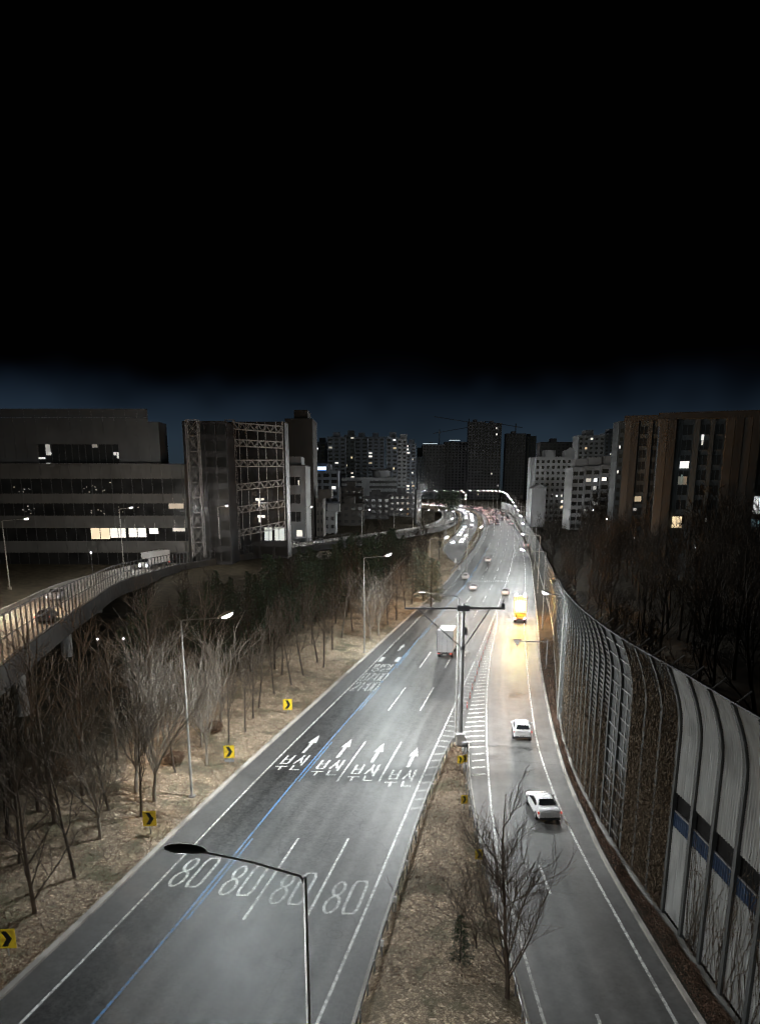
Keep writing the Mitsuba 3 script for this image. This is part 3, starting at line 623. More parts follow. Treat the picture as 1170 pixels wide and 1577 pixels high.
# give way sign on a long arm
t = thing('give_way_sign', 'white triangular give way sign hanging from a long arm beside the barrier', 'road sign')
gx, gy = float(cR(108)) + .9, 108.0
part(t, 'pole', MB().tube([[gx, gy, 0], [gx, gy, 4.4]], [.1, .07], 8), 'galvanised'); part(t, 'arm', MB().tube([[gx, gy, 4.1], [gx - 4.6, gy, 4.2]], .06, 8), 'galvanised')
tri = Polygon([(-.62, .52), (.62, .52), (0, -.55)])
f = lambda o: (lambda u, v: (gx - 4.3 + u, gy - .08 + o, 4.0 + v))
part(t, 'plate', MB().poly(tri, f(0)).poly(tri, f(.02)), 'sign_red'); part(t, 'face', MB().poly(tri.buffer(-.06), f(-.004)), 'sign_white')
t = thing('warning_sign', 'small white triangular warning sign beside the third street lamp on the left', 'road sign')
c = gnd(701, 878); part(t, 'post', MB().tube([[c[0], c[1], 0], [c[0], c[1], 3.3]], .05, 6), 'galvanised'); tri = Polygon([(-.55, 2.4), (.55, 2.4), (.12, 3.9), (-.12, 3.9)])
part(t, 'plate', MB().poly(tri, lambda u, v: (c[0] + u, c[1] - .06, v)).poly(tri, lambda u, v: (c[0] + u, c[1] - .04, v)), 'sign_white')
t = thing('marker_board', 'short pale marker board at the start of the bare bank', 'road sign')
c = gnd(707, 880); part(t, 'post', MB().tube([[c[0], c[1], 0], [c[0], c[1], 1.0]], .05, 6), 'galvanised'); part(t, 'plate', MB().box(c[0] - .3, c[0] + .3, c[1] - .08, c[1] - .05, .5, 1.9), 'sign_white')

# ------------------------------------------------------------------ vehicles
def loft(stations):
    """stations: (x, half width, belt z, roof z, roof half width, sill z)"""
    P = []
    if len(stations) > 5:
        a_ = np.array(stations, float); xs = np.linspace(a_[0, 0], a_[-1, 0], 44); xs = np.unique(np.r_[xs, a_[0, 0] + .04, a_[-1, 0] - .04])
        stations = np.column_stack([xs, Pchip(a_[:, 0], a_[:, 1:])(xs)])
    for x, w, zb, zt_, wt, zs in stations:
        half = [(0, zs), (w * .86, zs), (w * .97, zs + .12), (w, (zs + zb) * .52), (w * .985, zb - .06), (w * .95, zb), (wt + (w * .95 - wt) * .1, zb + (zt_ - zb) * .88), (wt * .9, zt_ - (.012 if zt_ - zb > .1 else 0)), (wt * .5, zt_ + .02), (0, zt_ + .028)]
        h_ = np.array(half); q_ = np.r_[0, np.cumsum(np.linalg.norm(np.diff(h_, axis=0), axis=1) + .01)]; half = Pchip(q_, h_)(np.linspace(0, q_[-1], 26))
        P.append([(x, -a, b) for a, b in half] + [(x, a, b) for a, b in half[::-1][1:]])
    P = np.array(P, float); m = MB().grid(P)
    for k, o in ((0, 1), (len(P) - 1, -1)):
        v = np.vstack([P[k], P[k].mean(0)]); n = len(P[k]); m.add(v, np.array([[i, i + 1, n] for i in range(n - 1)])[:, ::o])
    return m
CARS = {}
def car_shapes(kind):
    """parts in local coordinates: x forward, z up"""
    if kind in CARS: return CARS[kind]
    L, W, Ht = {'sedan': (4.8, .92, 1.44), 'suv': (4.55, .92, 1.62), 'van': (5.1, .95, 1.95)}[kind]
    b = L / 2
    if kind == 'sedan':
        st = [(-b, .78, .82, .84, .7, .34), (-b + .08, .86, .98, 1.0, .78, .27), (-b + .5, .91, 1.02, 1.05, .8, .24), (-b + .78, .92, 1.02, 1.08, .78, .22), (-b + 1.45, .92, .98, 1.4, .62, .2), (-b + 2.0, .92, .96, 1.44, .64, .2), (-b + 2.6, .92, .95, 1.41, .63, .2), (-b + 3.45, .92, .94, .99, .76, .2), (-b + 3.9, .91, .9, .93, .76, .22), (-b + 4.55, .86, .76, .79, .72, .24), (b, .72, .62, .64, .6, .32)]
        rw = [(-b + .84, 1.1), (-b + 1.4, 1.375)]; fw = [(-b + 3.36, 1.05), (-b + 2.7, 1.39)]; side = (-b + 1.1, -b + 3.2); zb = .99
    elif kind == 'suv':
        st = [(-b, .78, .96, .99, .72, .42), (-b + .05, .88, 1.06, 1.12, .76, .32), (-b + .22, .92, 1.08, 1.3, .7, .28), (-b + .55, .92, 1.06, 1.58, .66, .25), (-b + 1.6, .92, 1.02, Ht, .68, .24), (-b + 2.3, .92, 1.0, 1.6, .67, .24), (-b + 3.2, .92, 1.0, 1.07, .78, .24), (-b + 3.9, .9, .95, .98, .76, .26), (-b + 4.35, .86, .8, .84, .72, .3), (b, .74, .64, .68, .62, .36)]
        rw = [(-b + .12, 1.17), (-b + .47, 1.5)]; fw = [(-b + 3.1, 1.13), (-b + 2.42, 1.55)]; side = (-b + .6, -b + 2.95); zb = 1.05
    else:
        st = [(-b, .85, 1.0, 1.7, .72, .35), (-b + .08, .93, 1.02, 1.9, .78, .3), (-b + 1, .95, 1.05, Ht, .8, .26), (-b + 3.3, .95, 1.05, Ht, .8, .26), (-b + 4.3, .94, 1.0, 1.14, .8, .26), (-b + 4.9, .88, .85, .9, .74, .3), (b, .78, .7, .74, .66, .36)]
        rw = [(-b - .005, 1.15), (-b + .06, 1.75)]; fw = [(-b + 4.2, 1.2), (-b + 3.4, 1.88)]; side = (-b + .4, -b + 3.6); zb = 1.1
    S = {'body': [(loft(st).mesh(), None)]}
    def pane(pr, w0, w1, out):
        (xa, za), (xb, zb_) = pr; d = unit([zb_ - za, 0, -(xb - xa)]) * (-1 if out < 0 else 1); d = np.array([math.copysign(abs(d[0]), out), 0, abs(d[2])]) * .085
        t_ = MB(); P = np.array([[[xa, -w0, za], [xa, w0, za]], [[xb, -w1, zb_], [xb, w1, zb_]]]) + d
        return t_.grid(P).mesh()
    S['rear_window'] = [(pane(rw, .68, .55, -1), None)]; S['windscreen'] = [(pane(fw, .72, .56, 1), None)]
    S['side_window'] = []
    for s in (-1, 1):
        n = 7; xs = np.linspace(side[0], side[1], n); tops = np.interp(xs, [side[0], side[0] + .5, side[1] - .75, side[1]], [zb + .14, Ht - .13, Ht - .13, zb + .06])
        yb, yt = s * (W * .95 + .02), s * (W * .74 + .02)
        P = np.array([[[x, yb + (yt - yb) * .05, zb + .03], [x, yb + (yt - yb) * min(1, (tt - zb) / (Ht - zb)), tt]] for x, tt in zip(xs, tops)])
        S['side_window'].append((MB().grid(P).mesh(), None))
    S['wheel'] = []
    for wx in (-b + .85, b - .9):
        for s in (-1, 1):
            S['wheel'].append((MB().tube([[wx, s * (W - .22), .33], [wx, s * (W + .015), .33]], .33, 16).mesh(), MB().tube([[wx, s * (W - .1), .33], [wx, s * (W + .024), .33]], .2, 12).mesh()))
    zt_ = .8 if kind == 'sedan' else .92
    S['tail_light'] = [(MB().box(-b - .012 + .05, -b + .2, s * .8 - .17, s * .8 + .12 * 1, zt_ - .06, zt_ + .1).mesh(), None) for s in (-1, 1)]
    S['headlight'] = [(MB().box(b - .3, b - .06, s * .66 - .16, s * .66 + .16, .58, .7).mesh(), None) for s in (-1, 1)]
    S['number_plate'] = [(MB().box(-b - .02, -b + .05, -.26, .26, .52, .64).mesh(), None)]
    S['bumper'] = [(MB().box(-b - .03, -b + .3, -.8, .8, .27, .46).mesh(), None)]
    S['mirror'] = [(MB().box(-b + 3.05 - (.3 if kind == 'suv' else 0), -b + 3.2 - (.3 if kind == 'suv' else 0), min(s * (W + .02), s * (W + .2)), max(s * (W + .02), s * (W + .2)), zb, zb + .15).mesh(), None) for s in (-1, 1)]
    CARS[kind] = S; return S
CMAT = {'rear_window': 'car_glass', 'windscreen': 'car_glass', 'side_window': 'car_glass', 'wheel': 'tyre', 'tail_light': 'tail_red', 'headlight': 'head_lens', 'number_plate': 'plate', 'bumper': 'steel_dark'}
def car(label, kind, x, y, heading, body='car_white', z=None, group=None, full=True, tail=0, head=0, name='car', hw=.2):
    """heading: direction of travel, dx/dy"""
    t = thing(name, label, name if name != 'car' else 'car', group)
    ang = math.atan2(1, heading) if heading is not None else 0
    z = float(zr(y)) if z is None else z
    M = xf(x, y, z, ang)
    for nm, items in car_shapes(kind).items():
        if not full and nm in ('mirror', 'number_plate', 'bumper', 'wheel'): continue
        for a, b_ in items:
            more = {}
            if nm == 'tail_light' and tail: more = glow(REDL, tail, 0)
            if nm == 'headlight' and head: more = glow((1, .97, .9), head, hw)
            k = part(t, nm, (ap(M, a[0]), a[1]), CMAT.get(nm, body), 50 if nm == 'body' else False, **more)
            if b_ is not None: part(k, 'rim', (ap(M, b_[0]), b_[1]), 'wheel_rim')
    return t
c = gnd(808.5, 1141); car('white sport utility vehicle driving away up the slip road', 'suv', c[0], c[1] + 2.25, .13, tail=.6)
c = gnd(846, 1268); car('white saloon car nearest the camera on the slip road, seen from behind', 'sedan', c[0] - .1, c[1] + 2.4, -.04, tail=.6)
c = gnd(718, 893); car('white estate car ahead in the bus lane, beside the start of the bare bank', 'suv', c[0], c[1] + 2, .2, full=False, tail=1)
c = gnd(730, 909); car('white saloon car one lane to the right of the estate car', 'sedan', c[0], c[1] + 2, .2, full=False, tail=1)
c = gnd(780, 917); car('white saloon car in the right lane left of the glowing truck', 'sedan', c[0], c[1] + 2, .2, full=False, tail=1)
c = gnd(751, 868); car('pale car alone in the middle of the far straight with bright lamps', 'suv', c[0], c[1], .2, full=False, tail=60)
c = gnd(766, 831); car('pale car at the start of the far bend with red tail lamps', 'sedan', c[0], 330, .19, full=False, tail=60)
# box truck
def box_truck(label, x, y, heading, z, name='box_truck', L=6.6, Wd=2.35, H2=3.5, body='car_white', head=0, marker=False):
    t = thing(name, label, 'truck'); M = xf(x, y, z, math.atan2(1, heading) if heading is not None else 0)
    P = lambda nm, mb, mt, **k: part(t, nm, mb.moved(M), mt, **k)
    rb = MB(); w, l = Wd / 2, L / 2
    P('cargo_box', rb.box(-l, l - 1.7, -w, w, .95, H2), body)
    for s in (-1, 1):
        P('corner_post', MB().box(-l - .02, -l + .06, s * w - .06, s * w + .03 * s + .03, .93, H2 + .02), 'galvanised')
        P('rear_door', MB().box(-l - .03, -l - .003, min(s * .02, s * (w - .08)), max(s * .02, s * (w - .08)), 1.02, H2 - .08), body)
        P('door_bar', MB().tube([[-l - .055, s * .35, 1.05], [-l - .055, s * .35, H2 - .12]], .018, 6), 'galvanised')
        P('tail_light', MB().box(-l - .05, -l - .01, s * (w - .25) - .16, s * (w - .25) + .16, .68, .8), 'tail_red', **glow(REDL, 2.5, 0))
        for wx in (-l + 1.2, l - .75):
            k = P('wheel', MB().tube([[wx, s * (w - .35), .42], [wx, s * (w - .03), .42]], .42, 16), 'tyre'); part(k, 'rim', MB().tube([[wx, s * (w - .1), .42], [wx, s * (w - .02), .42]], .24, 12).moved(M), 'wheel_rim')
        if head: P('headlight', MB().box(l - .02, l + .06, s * .78 - .2, s * .78 + .2, .75, 1.0), 'head_lens', **glow((1, .96, .88), head, .4))
    P('roof_rib', MB().box(-l + .3, l - 1.9, -.05, .05, H2 + .001, H2 + .04), 'galvanised')
    P('cab', loft([(l - 1.6, w * .93, 1.6, 2.35, w * .85, .5), (l - .7, w * .94, 1.6, 2.4, w * .85, .45), (l - .12, w * .93, 1.5, 1.6, w * .86, .42), (l, w * .9, 1.3, 1.35, w * .84, .45)]), 'car_white')
    P('windscreen', MB().add([[l - .66, -w * .8, 2.36], [l - .66, w * .8, 2.36], [l - .06, w * .86, 1.62], [l - .06, -w * .86, 1.62]], [[0, 1, 2, 3]]), 'car_glass')
    P('chassis', MB().box(-l + .1, l - .3, -.5, .5, .5, .94), 'steel_dark'); P('bumper', MB().box(-l - .04, -l + .1, -w + .1, w - .1, .45, .62), 'steel_dark')
    P('number_plate', MB().box(-l - .06, -l - .045, -.26, .26, .5, .66), 'plate')
    return t
c = gnd(684, 1014); box_truck('tall white box truck driving away in the second lane behind the mast', c[0] + .7, c[1] + 3.3, .205, 0, H2=4.3)
# maintenance truck with its amber board
c = gnd(805, 960)
t = thing('maintenance_truck', 'orange road maintenance truck with glaring amber board stopped at the right edge line', 'truck')
M = xf(c[0], c[1] + 3.2, 0, math.atan2(1, .21)); l, w = 3.2, 1.1
P = lambda nm, mb, mt, **k: part(t, nm, mb.moved(M), mt, **k)
P('flatbed', MB().box(-l, l - 2, -w, w, .9, 1.1), 'truck_orange'); P('chassis', MB().box(-l + .1, l - .2, -.5, .5, .5, .895), 'steel_dark')
P('cab', loft([(l - 1.8, w * .93, 1.6, 2.3, w * .85, .5), (l - .7, w * .94, 1.6, 2.35, w * .85, .45), (l - .1, w * .93, 1.5, 1.6, w * .86, .42), (l, w * .9, 1.3, 1.35, w * .84, .45)]), 'truck_orange')
for s in (-1, 1):
    P('side_board', MB().box(-l, l - 2, s * w - .03, s * w + .03, 1.1, 1.5), 'truck_orange')
    P('board_post', MB().box(-l + .3, -l + .42, s * .7 - .06, s * .7 + .06, 1.1, 2.2), 'steel_dark')
    P('tail_light', MB().box(-l - .05, -l, s * .85 - .15, s * .85 + .15, .7, .85), 'tail_red', **glow(REDL, 20, 0))
    P('work_lamp', MB().box(-l - .06, -l - .002, s * .98 - .16, s * .98 + .16, .98, 1.12), 'head_lens', **glow((1, .7, .3), 160, .5))
    for wx in (-l + 1.1, l - .9):
        k = P('wheel', MB().tube([[wx, s * (w - .33), .4], [wx, s * (w - .02), .4]], .4, 14), 'tyre'); part(k, 'rim', MB().tube([[wx, s * (w - .1), .4], [wx, s * (w - .01), .4]], .22, 10).moved(M), 'wheel_rim')
P('arrow_board', MB().box(-l + .2, -l + .3, -1.25, 1.25, 1.9, 5.3), 'steel_dark')  # board enlarged so its glow imitates the bloom of the flash
TRUCK = 1.0
for k in range(6):
    for q in range(8):
        yy, zz = -1.05 + k * .42, 2.15 + q * .42
        P('amber_lamp', MB().tube([[-l + .21, yy, zz], [-l + .12, yy, zz]], .12, 8), 'head_lens', **(glow((1.0, .62, .22), 70 * TRUCK, .05) if 1 <= k <= 4 and 1 <= q <= 5 else glow((1.0, .36, .02), 9 * TRUCK, 0)))  # pale strong middle and orange rim imitate the bloom
for s in (-1, 1):
    P('beacon', MB().tube([[l - 1.2, s * .6, 2.38], [l - 1.2, s * .6, 2.6]], .12, 10), 'head_lens', **glow(AMBER, 1500 * TRUCK, .8))
    P('mast_beacon', MB().tube([[-l + .25, s * .8, 5.3], [-l + .25, s * .8, 5.75]], .2, 12), 'head_lens', **glow(AMBER, 4000 * TRUCK, 2))  # added beacons, put in to spill amber light all round
P('beacon_bar', MB().box(l - 1.32, l - 1.08, -.75, .75, 2.34, 2.379), 'steel_dark')
# queue in the far bend and on the side road
lanes = [(1.8, 0), (5.4, 1), (9.0, 2), (12.6, 3)]
k = 0
for y in np.arange(455, 1000, 15.0):
    for u, ln in lanes:
        if rng.random() < .4: continue
        yy = y + rng.uniform(-4, 4); x = float(xL(yy)) + u * (1.05); k += 1
        car('car with red tail lamps in the far bend of the expressway', ('sedan', 'suv', 'van')[k % 3], x, yy, float((xL(yy + 2) - xL(yy - 2)) / 4), ('car_white', 'car_silver', 'car_dark')[k % 3], group='cars queueing in the far bend', full=False, tail=70)
for j, y in enumerate(np.arange(345, 900, 17.0)):
    for u in (2.6, 6.2):
        if rng.random() < .3: continue
        yy = y + rng.uniform(-4, 4); x = float(slipL(yy)) + u; hd = float((slipL(yy + 2) - slipL(yy - 2)) / 4)
        tt = thing('car', 'car with white headlamps coming along the side road', 'car', 'cars coming along the side road')
        Mc = xf(x, yy, float(zr(yy)), math.atan2(1, hd) + math.pi)
        for nm, items in car_shapes('sedan').items():
            if nm in ('mirror', 'number_plate', 'bumper', 'wheel', 'tail_light'): continue
            if nm == 'headlight': items = [(MB().box(2.1, 2.36, s_ * .66 - .24, s_ * .66 + .24, .5, .84).mesh(), None) for s_ in (-1, 1)]
            for a, b_ in items: part(tt, nm, (ap(Mc, a[0]), a[1]), CMAT.get(nm, 'car_white'), 50 if nm == 'body' else False, **(glow((1, .97, .92), 420, .02) if nm == 'headlight' else {}))

# ------------------------------------------------------------------ elevated frontage road
via = thing('elevated_road', 'curving elevated road on piers behind the trees on the left', 'viaduct')
ss = np.arange(0, vs[-1], 4.0)
def vrib(o0, o1, u0, u1): return MB().grid(np.array([[vfr(s, o1, u1), vfr(s, o0, u0)] for s in ss]))
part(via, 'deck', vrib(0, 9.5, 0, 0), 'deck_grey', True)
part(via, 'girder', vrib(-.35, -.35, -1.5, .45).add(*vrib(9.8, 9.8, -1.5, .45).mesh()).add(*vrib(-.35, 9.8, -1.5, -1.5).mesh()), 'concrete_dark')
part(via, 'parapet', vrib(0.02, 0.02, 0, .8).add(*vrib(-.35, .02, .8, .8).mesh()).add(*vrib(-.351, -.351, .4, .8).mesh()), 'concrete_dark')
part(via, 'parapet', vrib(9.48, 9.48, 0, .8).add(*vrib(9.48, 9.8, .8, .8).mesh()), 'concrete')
for off in (.45, .75, 4.6, 4.85, 9.0):
    part(via, 'lane_line', MB().grid(np.array([[vfr(s, off + .07, .006), vfr(s, off - .07, .006)] for s in ss])), 'paint_faded')
for s in np.arange(12, s_of_y(150), 24):
    for o in (2.0, 7.5):
        a = vfr(s, o, -1.5); part(via, 'pier', MB().tube([[a[0], a[1], -1], a], .75, 14), 'concrete', 40)
fen = thing('roadside_fence', 'tall steel post-and-rail fence along the near edge of the elevated road', 'fence')
FE = s_of_y(262); fs = np.arange(0, FE, 2.1)
fh = lambda s: np.interp(s, [0, 60, 110, 180], [4.3, 4.0, 3.2, 2.2])
for s in fs:
    part(fen, 'post', MB().beam(vfr(s, -.18, .7), vfr(s, -.18, .8 + fh(s)), .13), 'steel_dark')
for s0, s1 in zip(fs[:-1], fs[1:]):
    for fr in (.02, .5, 1.0):
        part(fen, 'rail', MB().beam(vfr(s0, -.18, .85 + fr * (fh(s0) - .1)), vfr(s1, -.18, .85 + fr * (fh(s1) - .1)), .07 if fr < 1 else .1), 'steel_dark')
def on_via(s, off): 
    a, b_ = vfr(s, off), vfr(s + 1, off); return a, math.atan2(b_[1] - a[1], b_[0] - a[0])
def truck_via(label, s, off, rev, **k):
    a, an = on_via(s, off); hd = 1 / math.tan(an) if abs(math.sin(an)) > 1e-3 else 1e3
    return a, an
a, an = on_via(s_of_y(174), 6.4)
t = box_truck('pale box truck with lit headlamps on the elevated road before the office building', 0, 0, None, 0, H2=3.5, L=11.0, head=60)
MM = xf(a[0], a[1], a[2], an + math.pi)
def reposition(t, MM):
    for k in [k for k in scene if k.startswith(t + '__')]:
        v, f_, n_, uv_, c_ = meshkit.WRITTEN[scene[k]['filename']]
        ks = {q: w_ for q, w_ in scene[k].items() if q in ('emitter',)}
        scene[k] = mikit.ply((ap(MM, v), f_), scene[k]['bsdf']['id'], smooth=False, **ks)
reposition(t, MM)
for (y_, off, rev, body, lab) in ((70, 6.5, True, 'car_white', 'white car with headlamps on, leftmost on the elevated road'), (96, 2.6, False, 'car_dark', 'dark car behind the fence on the elevated road'), (118, 6.5, True, 'car_silver', 'silver car with headlamps on behind the fence'), (205, 6.4, True, 'car_white', 'white car with headlamps on before the scaffold'), (222, 2.5, False, 'car_dark', 'dark car with red tail lamps before the scaffold'), (250, 6.4, True, 'car_silver', 'silver car by the lit doorway of the pale narrow building')):
    a, an = on_via(s_of_y(y_), off)
    t = car(lab, 'suv' if rev else 'sedan', 0, 0, 0, body, z=0, full=False, tail=0 if rev else 4, head=30 if rev else 0, hw=.1)
    reposition(t, xf(a[0], a[1], a[2], an + (math.pi if rev else 0) - math.pi / 2))

# ------------------------------------------------------------------ trees
def bare_tree(seed, h, r0, fork=.3, spread=.55, up=.25, n1=9, n2=6, n3=5, n4=0, leader=True, tw=.014):
    """(trunk, crown) of a leafless tree: limbs, branches, twigs"""
    rs = np.random.default_rng(seed); tr, cr = MB(), MB()
    def path(p, d, L, n, wob, lift):
        pts = [p]; d = unit(d)
        for _ in range(n):
            d = unit(d + rs.normal(0, wob, 3) + [0, 0, lift]); pts.append(pts[-1] + d * L / n)
        return np.array(pts)
    tp = path(np.zeros(3), [rs.normal(0, .05), rs.normal(0, .05), 1], h * (.9 if leader else fork + .1), 9, .045, .06)
    tr.tube(np.vstack([[0, 0, -.4], tp]), np.r_[r0 * 1.35, np.linspace(r0, r0 * (.12 if leader else .55), len(tp))], 8)
    def grow(par, L, rr, lev, k0, ns):
        t = rs.uniform(k0, 1); i = min(int(t * (len(par) - 1)), len(par) - 2); f = t * (len(par) - 1) - i
        p = par[i] * (1 - f) + par[i + 1] * f; ax = unit(par[i + 1] - par[i])
        a = rs.uniform(0, 2 * np.pi); q = unit(np.cross(ax, [math.cos(a), math.sin(a), .3]))
        ang = spread * rs.uniform(.7, 1.3); d = ax * math.cos(ang) + q * math.sin(ang)
        pts = path(p, d, L, 4 if lev < 3 else 3, .1 + .03 * lev, up * (.35 if lev < 3 else .2))
        cr.tube(pts, np.linspace(rr, rr * .4, len(pts)), 5 if lev == 1 else 3, cap=False)
        if lev <= len(ns):
            for _ in range(ns[lev - 1]):
                grow(pts, L * rs.uniform(.38, .68), max(tw, rr * .5), lev + 1, .15, ns)
    for k in range(n1):
        z = fork + (1 - fork) * (k + rs.random()) / n1 * (.85 if leader else 1)
        L = h * (1 - z * .7) * rs.uniform(.36, .52) if leader else h * rs.uniform(.45, .68)
        i = z if leader else rs.uniform(.55, 1)
        sub = tp[max(0, int(i * 9) - 1):int(i * 9) + 2]
        if len(sub) < 2: sub = tp[-2:]
        grow(sub, L, r0 * (.42 if leader else .5) * (1 - .5 * z), 1, 0, [n2, n3] + ([n4] if n4 else []))
    return tr.mesh(), cr.mesh()
def conifer(seed, h, spread=.24, n=46, droop=.25, clump=16):
    rs = np.random.default_rng(seed); tr, cr = MB(), MB()
    tr.tube([[0, 0, -.4], [0, 0, h * .5], [0, 0, h]], [h * .017, h * .011, .02], 7)
    V, Fc = [], []
    for k in range(n):
        t = .12 + .87 * (k + rs.random()) / n; z = h * t; L = h * spread * (1.05 - t) ** .75 * rs.uniform(.6, 1.2) + .25
        for _ in range(3):
            a = rs.uniform(0, 2 * np.pi); d = np.array([math.cos(a), math.sin(a), .1 - droop])
            e = np.array([0, 0, z]) + d * L
            tr.tube([[0, 0, z], e], [.035, .01], 3, cap=False)
            for _ in range(clump):
                u = rs.uniform(.25, 1.05); c = np.array([0, 0, z]) + d * L * u + rs.normal(0, .13, 3) * [1, 1, .6]
                q = unit(rs.normal(0, 1, 3) + d * 1.2 + [0, 0, .2]); s = unit(np.cross(q, rs.normal(0, 1, 3)))
                l, w = rs.uniform(.2, .42), rs.uniform(.05, .11)
                V += [c - s * w, c + q * l, c + s * w]
    V = np.array(V); cr.add(V, np.arange(len(V)).reshape(-1, 3))
    return tr.mesh(), cr.mesh()
GROUPS = {}
def protos(name, builds, m1, m2):
    GROUPS[name] = []
    for k, (a, b) in enumerate(builds):
        key = f'{name}_model_{k}'
        scene[key] = {'type': 'shapegroup', 'trunk': mikit.ply(a, m1, smooth=45), 'crown': mikit.ply(b, m2)}
        GROUPS[name].append(key)
protos('ash', [bare_tree(11 + k, 11.5, .12, .3, .5, .3, 10, 5, 3, leader=True, tw=.022) for k in range(4)], 'bark_shaded', 'bark_shaded')
protos('vase', [bare_tree(31 + k, 10.5, .15, .16, .4, .3, 9, 7, 4, leader=False, tw=.022) for k in range(3)], 'bark_grey', 'bark_grey')
protos('larch', [bare_tree(51 + k, 17, .2, .14, .6, .22, 14, 4, 3, leader=True, tw=.02) for k in range(3)], 'bark_brown', 'bark_brown')
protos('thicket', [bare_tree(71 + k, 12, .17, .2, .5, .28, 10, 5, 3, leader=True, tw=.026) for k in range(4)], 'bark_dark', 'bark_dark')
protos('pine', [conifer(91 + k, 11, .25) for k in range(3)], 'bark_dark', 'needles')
protos('fir', [conifer(101 + k, 11, .27, 40, .32, 20) for k in range(2)], 'bark_dark', 'needles_lit')
def tree(kind, x, y, z, s, rot, name, label, group, m=None):
    t = thing(name, label, 'tree', group or None)
    g = GROUPS[kind][m if m is not None else int(rng.integers(len(GROUPS[kind])))]
    scene[t] = {'type': 'instance', 'to_world': T().translate([float(x), float(y), float(z)]).rotate([0, 0, 1], float(rot)).scale(float(s)), 'group': {'type': 'ref', 'id': g}}
    return t
def slope_xy(px, py):
    z = .6
    for _ in range(8):
        p = gnd(px, py, z); z = .5 * z + .5 * float(left_z(p[0], p[1]))
    return p[0], p[1], z
NEAR = [(238, 1234, 'vase', 1.1), (217, 1257, 'ash', .95), (209, 1220, 'vase', 1.15), (168, 1248, 'ash', 1.05), (154, 1292, 'vase', .9), (115, 1352, 'ash', 1.0), (54, 1407, 'larch', .72), (85, 1267, 'larch', .95), (128, 1225, 'larch', 1.0), (60, 1250, 'larch', 1.0), (30, 1330, 'ash', 1.1),
        (352, 1144, 'ash', .75), (378, 1128, 'ash', .7), (341, 1114, 'vase', .98), (390, 1106, 'ash', .9), (398, 1090, 'ash', .95), (422, 1068, 'ash', 1.0), (449, 1055, 'ash', .95), (434, 1040, 'ash', 1.0), (467, 1040, 'ash', 1.05), (489, 1020, 'ash', 1.0), (498, 1028, 'ash', .95), (526, 982, 'ash', 1.1),
        (481, 992, 'ash', 1.0), (543, 972, 'ash', 1.0), (571, 987, 'vase', 1.0), (583, 979, 'vase', 1.15), (512, 1000, 'ash', .95), (597, 962, 'ash', 1.0), (610, 955, 'ash', 1.1), (624, 938, 'ash', 1.0), (634, 930, 'ash', 1.0), (318, 1178, 'vase', 1.0), (270, 1190, 'ash', .85), (310, 1150, 'vase', .9), (255, 1150, 'vase', 1.1), (180, 1170, 'ash', 1.1)]
used = []
ORD = ['first', 'second', 'third', 'fourth', 'fifth', 'sixth', 'seventh', 'eighth', 'ninth', 'tenth', 'eleventh', 'twelfth', 'thirteenth', 'fourteenth', 'fifteenth', 'sixteenth', 'seventeenth', 'eighteenth', 'nineteenth', 'twentieth', 'twenty-first', 'twenty-second', 'twenty-third', 'twenty-fourth']
kn = {}
for px, py, kind, s in sorted(NEAR):
    x, y, z = slope_xy(px, py); used.append((x, y))
    near = px < 300
    kn[kind] = kn.get(kind, 0) + 1; o_ = ORD[kn[kind] - 1]
    lab = {'ash': f'slender bare tree, {o_} straight trunk from the left along the open slope', 'vase': f'broad bare tree with fanned branches, {o_} of its kind from the left', 'larch': f'tall reddish-brown bare tree, {o_} from the left edge of the slope'}[kind]
    tree(kind, x, y, z - .05, s, rng.uniform(0, 360), 'bare_tree', lab, {'ash': 'slender bare trees on the slope', 'vase': 'broad bare trees on the slope', 'larch': 'tall reddish-brown trees at the left'}[kind])
n = 0
for _ in range(4000):
    if n >= 100: break
    y = rng.uniform(34, 250); d = rng.uniform(7 if y < 90 else 10, 34 if y < 150 else 30)
    x = float(slipL(y)) - d
    if any((x - a) ** 2 + (y - b) ** 2 < (2.6 if y < 120 else 3.2) ** 2 for a, b in used): continue
    if y < 60 and d < 10 or y < 95 and rng.random() < .62: continue
    pi = np.array([np.interp(y, VP[:10, 1], VP[:10, 0])])[0]
    if y < 210 and x < pi + 1.5: continue
    used.append((x, y)); n += 1
    z = float(left_z(x, y)); r = rng.random()
    if y > 88 and d > 12.5 and r < .8: tree('pine', x, y, z, rng.uniform(.7, 1.1) * (1 if d < 22 else .62), rng.uniform(0, 360), 'conifer_tree', 'dark green conifer in the middle of the wood', 'dark conifers in the wood')
    elif y < 95 and d > 12: tree('larch' if r < .6 else 'ash', x, y, z, rng.uniform(.75, 1.05), rng.uniform(0, 360), 'bare_tree', 'reddish-brown bare tree in front of the elevated road' if r < .6 else 'slender grey bare tree deeper in the left wood', 'reddish-brown trees before the elevated road' if r < .6 else 'slender bare trees deeper in the wood')
    else: tree('thicket', x, y, z, rng.uniform(.75, 1.1), rng.uniform(0, 360), 'bare_tree', 'dark bare tree in the depth of the wood left of the expressway', 'dark bare trees in the wood')
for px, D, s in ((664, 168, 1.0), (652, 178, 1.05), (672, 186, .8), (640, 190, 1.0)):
    x = (px - CX) / F * (D * .97 + 5); tree('fir', x, D, float(left_z(x, D)), s, rng.uniform(0, 360), 'conifer_tree', 'conifer with needles painted pale as lit white by the third street lamp', 'conifers painted pale as lit by the third lamp')
for D, xo, s in ((275, -5, .9), (290, -8, 1.0), (310, -11, .9), (330, -9, 1.0), (355, -12, .9), (380, -10, 1)):
    x = float(slipL(D)) + xo; tree('thicket', x, D, float(left_z(x, D)), s, rng.uniform(0, 360), 'bare_tree', 'small bare tree between the frontage road and the side road', 'bare trees beyond the third lamp')
